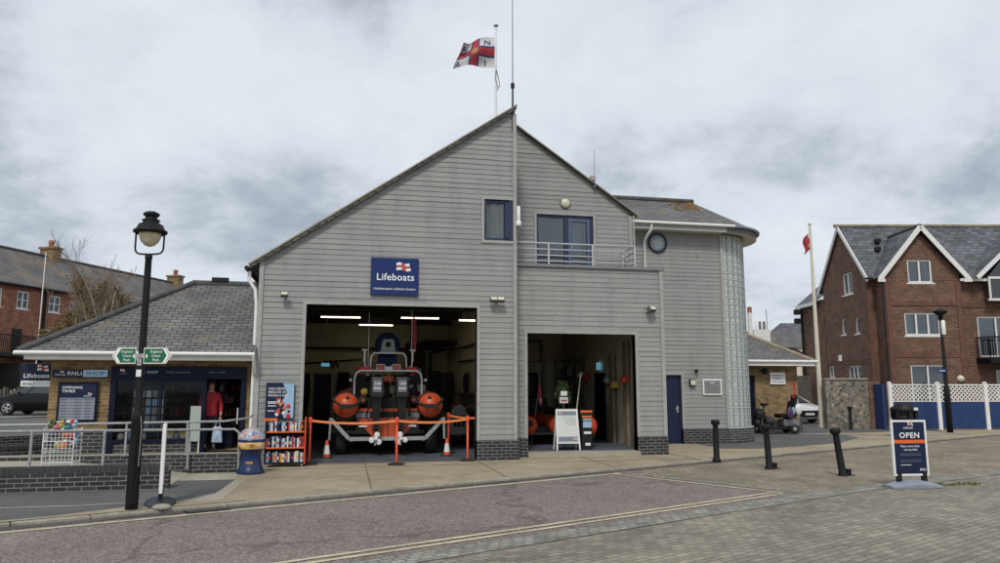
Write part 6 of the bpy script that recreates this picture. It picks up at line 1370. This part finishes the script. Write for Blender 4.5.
# dormer gable
m = M().mat('white_paint'); dx0, dx1, dz0, dz1 = 4.75, 8.6, 6.62, 8.5; mid = (dx0+dx1)/2
barge((dx0, -.62, dz0+.12), (mid, -.62, dz1), .18); barge((dx1, -.62, dz0+.12), (mid, -.62, dz1), .18); m.box(5.30, 8.4, -.52, -.46, 6.62, 6.72); m.box(5.30, 5.38, -.52, -.46, 5.7, 6.62); m.box(5.25, 8.4, -.52, -.40, 5.62, 5.72)
for x in (6.0, 6.8): m.box(x-.05, x+.05, -.52, -.46, 5.72, 6.62)
dm = m.build('dormer', ap)
m = M(); m.poly([(5.35, -.48, 5.7), (8.4, -.48, 5.7), (8.4, -.48, 6.7), (5.35, -.48, 6.7)], 'car_glass'); m.poly([(5.3, -.48, 6.7), (8.4, -.48, 6.7), (mid, -.48, dz1-.2)], 'car_glass'); m.build('pane', dm)
m = M().mat('slate_tiles_blue'); m.poly([(dx0-.1, -.65, dz0), (mid, -.65, dz1+.03), (mid, yb(dz1), dz1+.03), (dx0-.1, yb(dz0), dz0)]); m.poly([(dx1+.1, -.65, dz0), (mid, -.65, dz1+.03), (mid, yb(dz1), dz1+.03), (dx1+.1, yb(dz0), dz0)]); m.build('roof', ap)
m = M()
for x, y in ((1.1, .9), (1.35, 1.35), (3.9, 1.2)): z = RIDGE+.2-(2.3-y)*1.07; m.box(x-.12, x+.12, y-.12, y+.12, z, z+.22, 'black_plastic')
m.build('roof_vent', ap, bevel=.04)
m = M(); m.lathe([(0, -.12), (.13, -.1), (.16, 0)], (3.45, -.82, 2.1), 16, 'lamp_cream', 'y'); m.build('lamp', ap); m = M(); m.box(-.12, -.01, 2.9, 3.1, 3.0, 3.3, 'bag_white'); m.build('alarm', ap, bevel=.02)
# rear lower wing
m = M(); m.box(-.02, 2.5, 4.7, 7.4, 0, 6.3, 'brown_brick'); m.build('wall', ap); m = M(); m.poly([(-.25, 4.7, 6.25), (-.25, 7.6, 6.25), (2.3, 7.6, 8.4), (2.3, 4.7, 8.4)], 'slate_tiles_blue'); m.build('roof', ap)
m = M(); m.box(-.30, -.24, 4.95, 7.6, 6.05, 6.22, 'white_paint'); m.tube([(-.1, 7.3, 6.1), (-.1, 7.3, .1)], .06, 6, 'black_plastic'); m.build('fascia', ap)
for k, (xx, zz) in enumerate(((-.75, 5.85), (-.75, 5.35))):
    q = thing('wall_floodlight', 'dark floodlight %s on the rear corner of the apartment block' % ('upper' if not k else 'lower'), 'floodlight', (0, 0, 0), 0, 'floodlights on the apartment block corner'); p_ = ap.location; w_ = Matrix.Rotation(-YAW, 4, 'Z') @ Vector((xx+.35, 7.0, zz)); q.location = (p_.x+w_.x, p_.y+w_.y, zz); q.rotation_euler = (0, 0, -YAW)
    m = M(); m.box(-.25, .05, -.2, .05, -.15, .15, 'black_plastic'); m.build('lamp_head', q, bevel=.04); m = M(); m.beam((0, .0, 0), (.2, .15, 0), .05, mat='black_plastic'); m.build('bracket', q)

# distant houses between outbuilding and apartments
x, y = CW(24.0, 62); t = thing('cottage', 'distant pale yellow house with white chimneys beyond the outbuilding', 'house', (x, y, 0), -YAW)
m = M(); m.box(-3.2, 1.8, 0, 6, 0, 5.1, 'cream_paint'); m.build('wall', t); m = M().mat('slate_tiles_far'); m.poly([(-3.4, -.2, 5.05), (2, -.2, 5.05), (2, 3, 6.6), (-3.4, 3, 6.6)]); m.poly([(-3.4, 6.2, 5.05), (2, 6.2, 5.05), (2, 3, 6.6), (-3.4, 3, 6.6)]); m.poly([(-3.4, -.2, 5.05), (-3.4, 3, 6.6), (-3.4, 6.2, 5.05)]); r_ = m.build('roof', t)
m = M(); m.box(-2.6, -1.2, .4, 1.2, 4.9, 6.6, 'stucco_white'); m.build('chimney', r_)
for dx in (-.35, .0, .35):
    m = M(); m.lathe([(.12, 6.6), (.1, 7.3), (0, 7.3)], (-1.9+dx, .8, 0), 10, 'stucco_white' if dx < 0 else 'dark_grey_paint'); m.build('chimney_pot', r_)
m = M(); m.box(-3.0, -2.7, .3, .6, 5, 8.0, 'stucco_white'); m.box(-3.0, -2.7, .3, .6, 8.0, 8.5, 'terracotta'); m.build('chimney', r_); m = M(); m.tube([(-1.3, .8, 6.6), (-1.3, .8, 8.3)], .03, 5, 'dark_grey_paint'); m.build('aerial', r_)
m = M(); m.tube([(-2.8, -.1, 4.9), (.6, -.1, 4.9), (1.2, -.1, 4.6), (1.2, -.1, 0)], .07, 6, 'black_plastic'); m.build('downpipe', t)
x, y = CW(27.8, 66); t = thing('slate_roof_house', 'distant house with dark slate roof next to the pale yellow one', 'house', (x, y, 0), -YAW)
m = M(); m.box(-3, 3, 0, 6, 0, 6.0, 'stucco_white'); m.build('wall', t); m = M().mat('slate_tiles_blue'); m.poly([(-3.3, -.3, 5.6), (3.3, -.3, 5.6), (2, 3, 7.7), (-1.6, 3, 7.7)]); m.poly([(-3.3, -.3, 5.6), (-1.6, 3, 7.7), (-3.3, 6.3, 5.6)]); m.poly([(3.3, -.3, 5.6), (2, 3, 7.7), (3.3, 6.3, 5.6)]); m.build('roof', t)

# ---------------------------------------------------------------- terrace of houses far left (facade faces the camera's right)
def terrace(y0, y1, label, wins, door, chim):
    # frame: origin at world point of camera-space (-33.7, 49); local x = to the right (towards road), y = away
    ox, oy = CW(-33.7, 49.8); t = thing('terraced_house', label, 'house', (ox, oy, 0), -YAW-R(13.1), 'red brick terraced houses')
    f = lambda a, z, d: (d, a, z); L0, L1 = y0, y1
    m = M(); m.wall([(L0, 0), (L1, 0), (L1, 8.8), (L0, 8.8)], [(w[0], w[1], w[2], w[3]) for w in wins], f, 'red_brick', reveal=.14)
    m.poly([(0, L0, 0), (-9, L0, 0), (-9, L0, 8.8), (-4.5, L0, 12.05), (0, L0, 8.8)], 'red_brick'); m.poly([(0, L1, 0), (-9, L1, 0), (-9, L1, 8.8), (-4.5, L1, 12.05), (0, L1, 8.8)], 'red_brick'); m.build('wall', t)
    m = M(); m.poly([(.3, L0, 8.7), (.3, L1, 8.7), (-4.5, L1, 12.1), (-4.5, L0, 12.1)], 'slate_tiles_far'); m.poly([(-9.3, L0, 8.7), (-9.3, L1, 8.7), (-4.5, L1, 12.1), (-4.5, L0, 12.1)], 'slate_tiles_far'); r_ = m.build('roof', t)
    m = M(); m.tube([(-4.5, L0, 12.15), (-4.5, L1, 12.15)], .12, 6, 'ridge_dark'); m.build('ridge_tile', r_)
    for c in chim:
        m = M(); m.box(-5.15, -3.85, c-.4, c+.4, 11.6, 12.75, 'tan_brick'); m.box(-5.25, -3.75, c-.5, c+.5, 12.75, 12.92, 'tan_brick'); q = m.build('chimney', r_)
        m = M(); m.lathe([(.22, 12.92), (.18, 13.2), (.24, 13.28), (.2, 13.5), (0, 13.5)], (-4.5, c, 0), 12, 'terracotta'); m.build('chimney_pot', q)
    m = M(); m.tube([(.38, L0, 8.72), (.38, L1, 8.72)], .09, 6, 'black_plastic'); m.tube([(.12, L0+.2, 8.6), (.12, L0+.2, .4)], .09, 6, 'black_plastic'); m.build('gutter', t)
    for (a0, a1, z0_, z1_) in wins: hwin(t, TX(-.08, (a0+a1)/2, z0_, R(90)), a1-a0, z1_-z0_, 1, horiz=True, fw=.10)
    if door: m = M(); m.box(.01, .08, door[0], door[1], door[2], door[3], 'black_plastic'); m.build('door', t, bevel=.01)
    return t
terrace(-14, 3.2, 'red brick terraced house at the far left with a black upstairs door', [(1.13, 2.12, 7.15, 8.4), (-1.3, -.05, 7.15, 8.4)], (.95, 1.7, 3.9, 5.75), [])
terrace(3.2, 24.6, 'red brick terraced house between the two tan chimneys behind the bare tree', [(3.85, 4.9, 7.17, 8.4), (5.75, 6.6, 7.0, 8.2), (3.6, 4.5, 5.1, 5.9), (9.6, 10.6, 7.0, 8.2)], None, [8.15, 23.6])
ox, oy = CW(-31.5, 49); t = thing('balcony_railing', 'black iron railing on the raised walkway before the terraced houses', 'railing', (ox, oy, 0), -YAW); m = M().mat('black_iron')
m.tube([(0, -9, 5.1), (0, 9, 5.1)], .04, 6); m.box(-2, .05, -9, 9, 3.7, 3.95)
for i in range(100): m.box(-.015, .015, -9+.18*i, -8.96+.18*i, 3.95, 5.1)
m.build('rail', t)
ox, oy = CW(-31.0, 47); t = thing('picket_fence', 'pale weathered picket fence behind the black car', 'fence', (ox, oy, .42), -YAW); m = M()
for i in range(70): x = -2+i*.22; m.box(x, x+.14, 0, .03, 0, 1.25+.1*math.sin(i*1.7), 'fence_timber' if i % 3 == 0 else 'kerb_stone')
m.build('board_panel', t)
ox, oy = CW(-31, 48.5); t = thing('garden_wall', 'dark boundary wall behind the picket fence', 'wall', (ox, oy, .42), -YAW); m = M(); m.box(-3, 16, 0, .4, 0, 2.9, 'interior_dark'); m.build('wall_face', t)  # wall face in one plain dark colour
ox, oy = CW(-28.8, 46.2); t = thing('aerial_pole', 'thin white pole standing before the terraced houses', 'pole', (ox, oy, .42)); m = M(); m.tube([(0, 0, 0), (0, 0, 9.8)], .03, 6, 'tube_white'); m.build('shaft', t)

# bare trees: real branching
def tree(loc, label, h, seed, stems, spread=.5, leaves=0, lmat='leaf_olive'):
    random.seed(seed); t = thing('bare_tree', label, 'tree', loc); tr = M(); cr = M(); lf = M()
    def br(p, d, L, r, lev):
        n = 4; pts = [p]; rs = [r]; q = p.copy(); dd = d.copy()
        for i in range(n):
            dd = (dd+Vector((random.gauss(0, .11), random.gauss(0, .11), .05))).normalized(); q = q+dd*(L/n); pts.append(q.copy()); rs.append(max(.006, r*(1-.65*(i+1)/n)))
        (tr if lev < 2 else cr).tube(pts, rs, 6 if lev < 2 else 3, 'bark_pale' if lev < 2 else 'twig_brown', cap=False)
        if lev < 4:
            for k in range(5 if lev < 3 else 4):
                u = random.uniform(.25, 1); i = min(n-1, int(u*n)); s = pts[i].lerp(pts[i+1], u*n-i)
                nd = (dd+Vector((random.gauss(0, spread), random.gauss(0, spread), random.uniform(-.1, .5)))).normalized(); br(s, nd, L*random.uniform(.4, .62), max(.008, rs[i]*.5), lev+1)
        if leaves and lev >= 3:
            for k in range(leaves): s = pts[random.randrange(len(pts))]+Vector([random.gauss(0, .12) for _ in range(3)]); a = Vector([random.gauss(0, .07) for _ in range(3)]); b = Vector([random.gauss(0, .07) for _ in range(3)]); lf.poly([s, s+a, s+b], lmat)
    for k in range(stems):
        a = random.uniform(0, 6.28); br(Vector((math.cos(a)*.15, math.sin(a)*.15, 0)), Vector((random.gauss(0, .2), random.gauss(0, .2), 1)).normalized(), h*random.uniform(.6, .72), .11, 0)
    tr.build('trunk', t); c = cr.build('crown', t)
    if leaves: lf.build('leaves', t)
x, y = CW(-20.4, 38); tree((x, y, .42), 'bare birch tree with pale stems rising behind the shop roof', 7.0, 5, 3, .40)
x, y = CW(-18.2, 38.4); tree((x, y, .42), 'smaller bare tree with brown twigs just left of the near street lamp', 6.6, 14, 3, .36)
x, y = CW(-23.0, 42); tree((x, y, .42), 'brownish leafy shrub tree against the terraced house wall', 6.3, 23, 4, .6, leaves=13)

# ---------------------------------------------------------------- camera, light, sky
cam = bpy.data.cameras.new('camera'); co = bpy.data.objects.new('camera', cam); C.objects.link(co)
cam.sensor_width = 36; cam.lens = .740*36; cam.clip_end = 3000
co.location = CAM; co.rotation_euler = (R(90)+math.atan(106.5/740), 0, -YAW); bpy.context.scene.camera = co

SUN_EL, SUN_AZ = 48, 200       # azimuth clockwise from +y
sd = bpy.data.lights.new('sun', 'SUN'); sd.energy = 1.6; sd.angle = R(10); sd.color = (1, .96, .90)
so = bpy.data.objects.new('sun', sd); C.objects.link(so)
az, el = R(SUN_AZ), R(SUN_EL); dv = Vector((math.sin(az)*math.cos(el), math.cos(az)*math.cos(el), math.sin(el)))
so.rotation_euler = dv.to_track_quat('Z', 'Y').to_euler(); so.location = (0, -20, 30)

w = bpy.data.worlds.new('World'); bpy.context.scene.world = w; w.use_nodes = True; nt = w.node_tree
bg = nt.nodes['Background']; bg.inputs['Strength'].default_value = .1
sky = N(nt, 'ShaderNodeTexSky'); sky.sky_type = 'NISHITA'; sky.sun_disc = False; sky.sun_elevation = el; sky.sun_rotation = az
tc = N(nt, 'ShaderNodeTexCoord'); sep = N(nt, 'ShaderNodeSeparateXYZ'); nt.links.new(tc.outputs['Generated'], sep.inputs[0])
mx = N(nt, 'ShaderNodeMath', operation='MAXIMUM'); mx.inputs[1].default_value = 0; nt.links.new(sep.outputs[2], mx.inputs[0])
ad = N(nt, 'ShaderNodeMath', operation='ADD'); ad.inputs[1].default_value = .42; nt.links.new(mx.outputs[0], ad.inputs[0])
dvd = N(nt, 'ShaderNodeVectorMath', operation='DIVIDE'); cmb = N(nt, 'ShaderNodeCombineXYZ')
for i in range(3): nt.links.new(ad.outputs[0], cmb.inputs[i])
nt.links.new(tc.outputs['Generated'], dvd.inputs[0]); nt.links.new(cmb.outputs[0], dvd.inputs[1])
def wnoise(scale, loc, detail, rough, dist, sx=1):
    mp = N(nt, 'ShaderNodeMapping'); mp.inputs['Location'].default_value = loc; mp.inputs['Scale'].default_value = (1, sx, .0); nt.links.new(dvd.outputs[0], mp.inputs[0]); return noise(nt, mp.outputs[0], scale, detail, rough, dist)
n1 = wnoise(2.3, (30.5, 22.2, 0), 12, .58, .15); n2 = wnoise(1.0, (17.7, 8.8, 0), 5, .5, .2); n3 = wnoise(7.5, (1.3, 9.2, 0), 10, .65, .3)
s1 = N(nt, 'ShaderNodeMath', operation='MULTIPLY_ADD'); nt.links.new(n1, s1.inputs[0]); s1.inputs[1].default_value = .55
s2 = N(nt, 'ShaderNodeMath', operation='MULTIPLY'); nt.links.new(n2, s2.inputs[0]); s2.inputs[1].default_value = .33; nt.links.new(s2.outputs[0], s1.inputs[2])
s3 = N(nt, 'ShaderNodeMath', operation='MULTIPLY_ADD'); nt.links.new(n3, s3.inputs[0]); s3.inputs[1].default_value = .12; nt.links.new(s1.outputs[0], s3.inputs[2])
cl = ramp(nt, s3.outputs[0], [(.40, (3.2, 3.65, 4.2)), (.445, (4.3, 4.75, 5.3)), (.475, (5.3, 5.75, 6.25)), (.50, (5.9, 6.35, 6.85)), (.58, (6.7, 7.1, 7.55))])
c = mixc(nt, .92, sky.outputs[0], cl); nt.links.new(c, bg.inputs['Color'])

sc = bpy.context.scene
sc.view_settings.view_transform = 'Standard'; sc.view_settings.look = 'None'; sc.view_settings.exposure = .26; sc.view_settings.gamma = 1; sc.view_settings.use_curve_mapping = False
sc.render.engine = 'CYCLES'; sc.cycles.max_bounces = 8
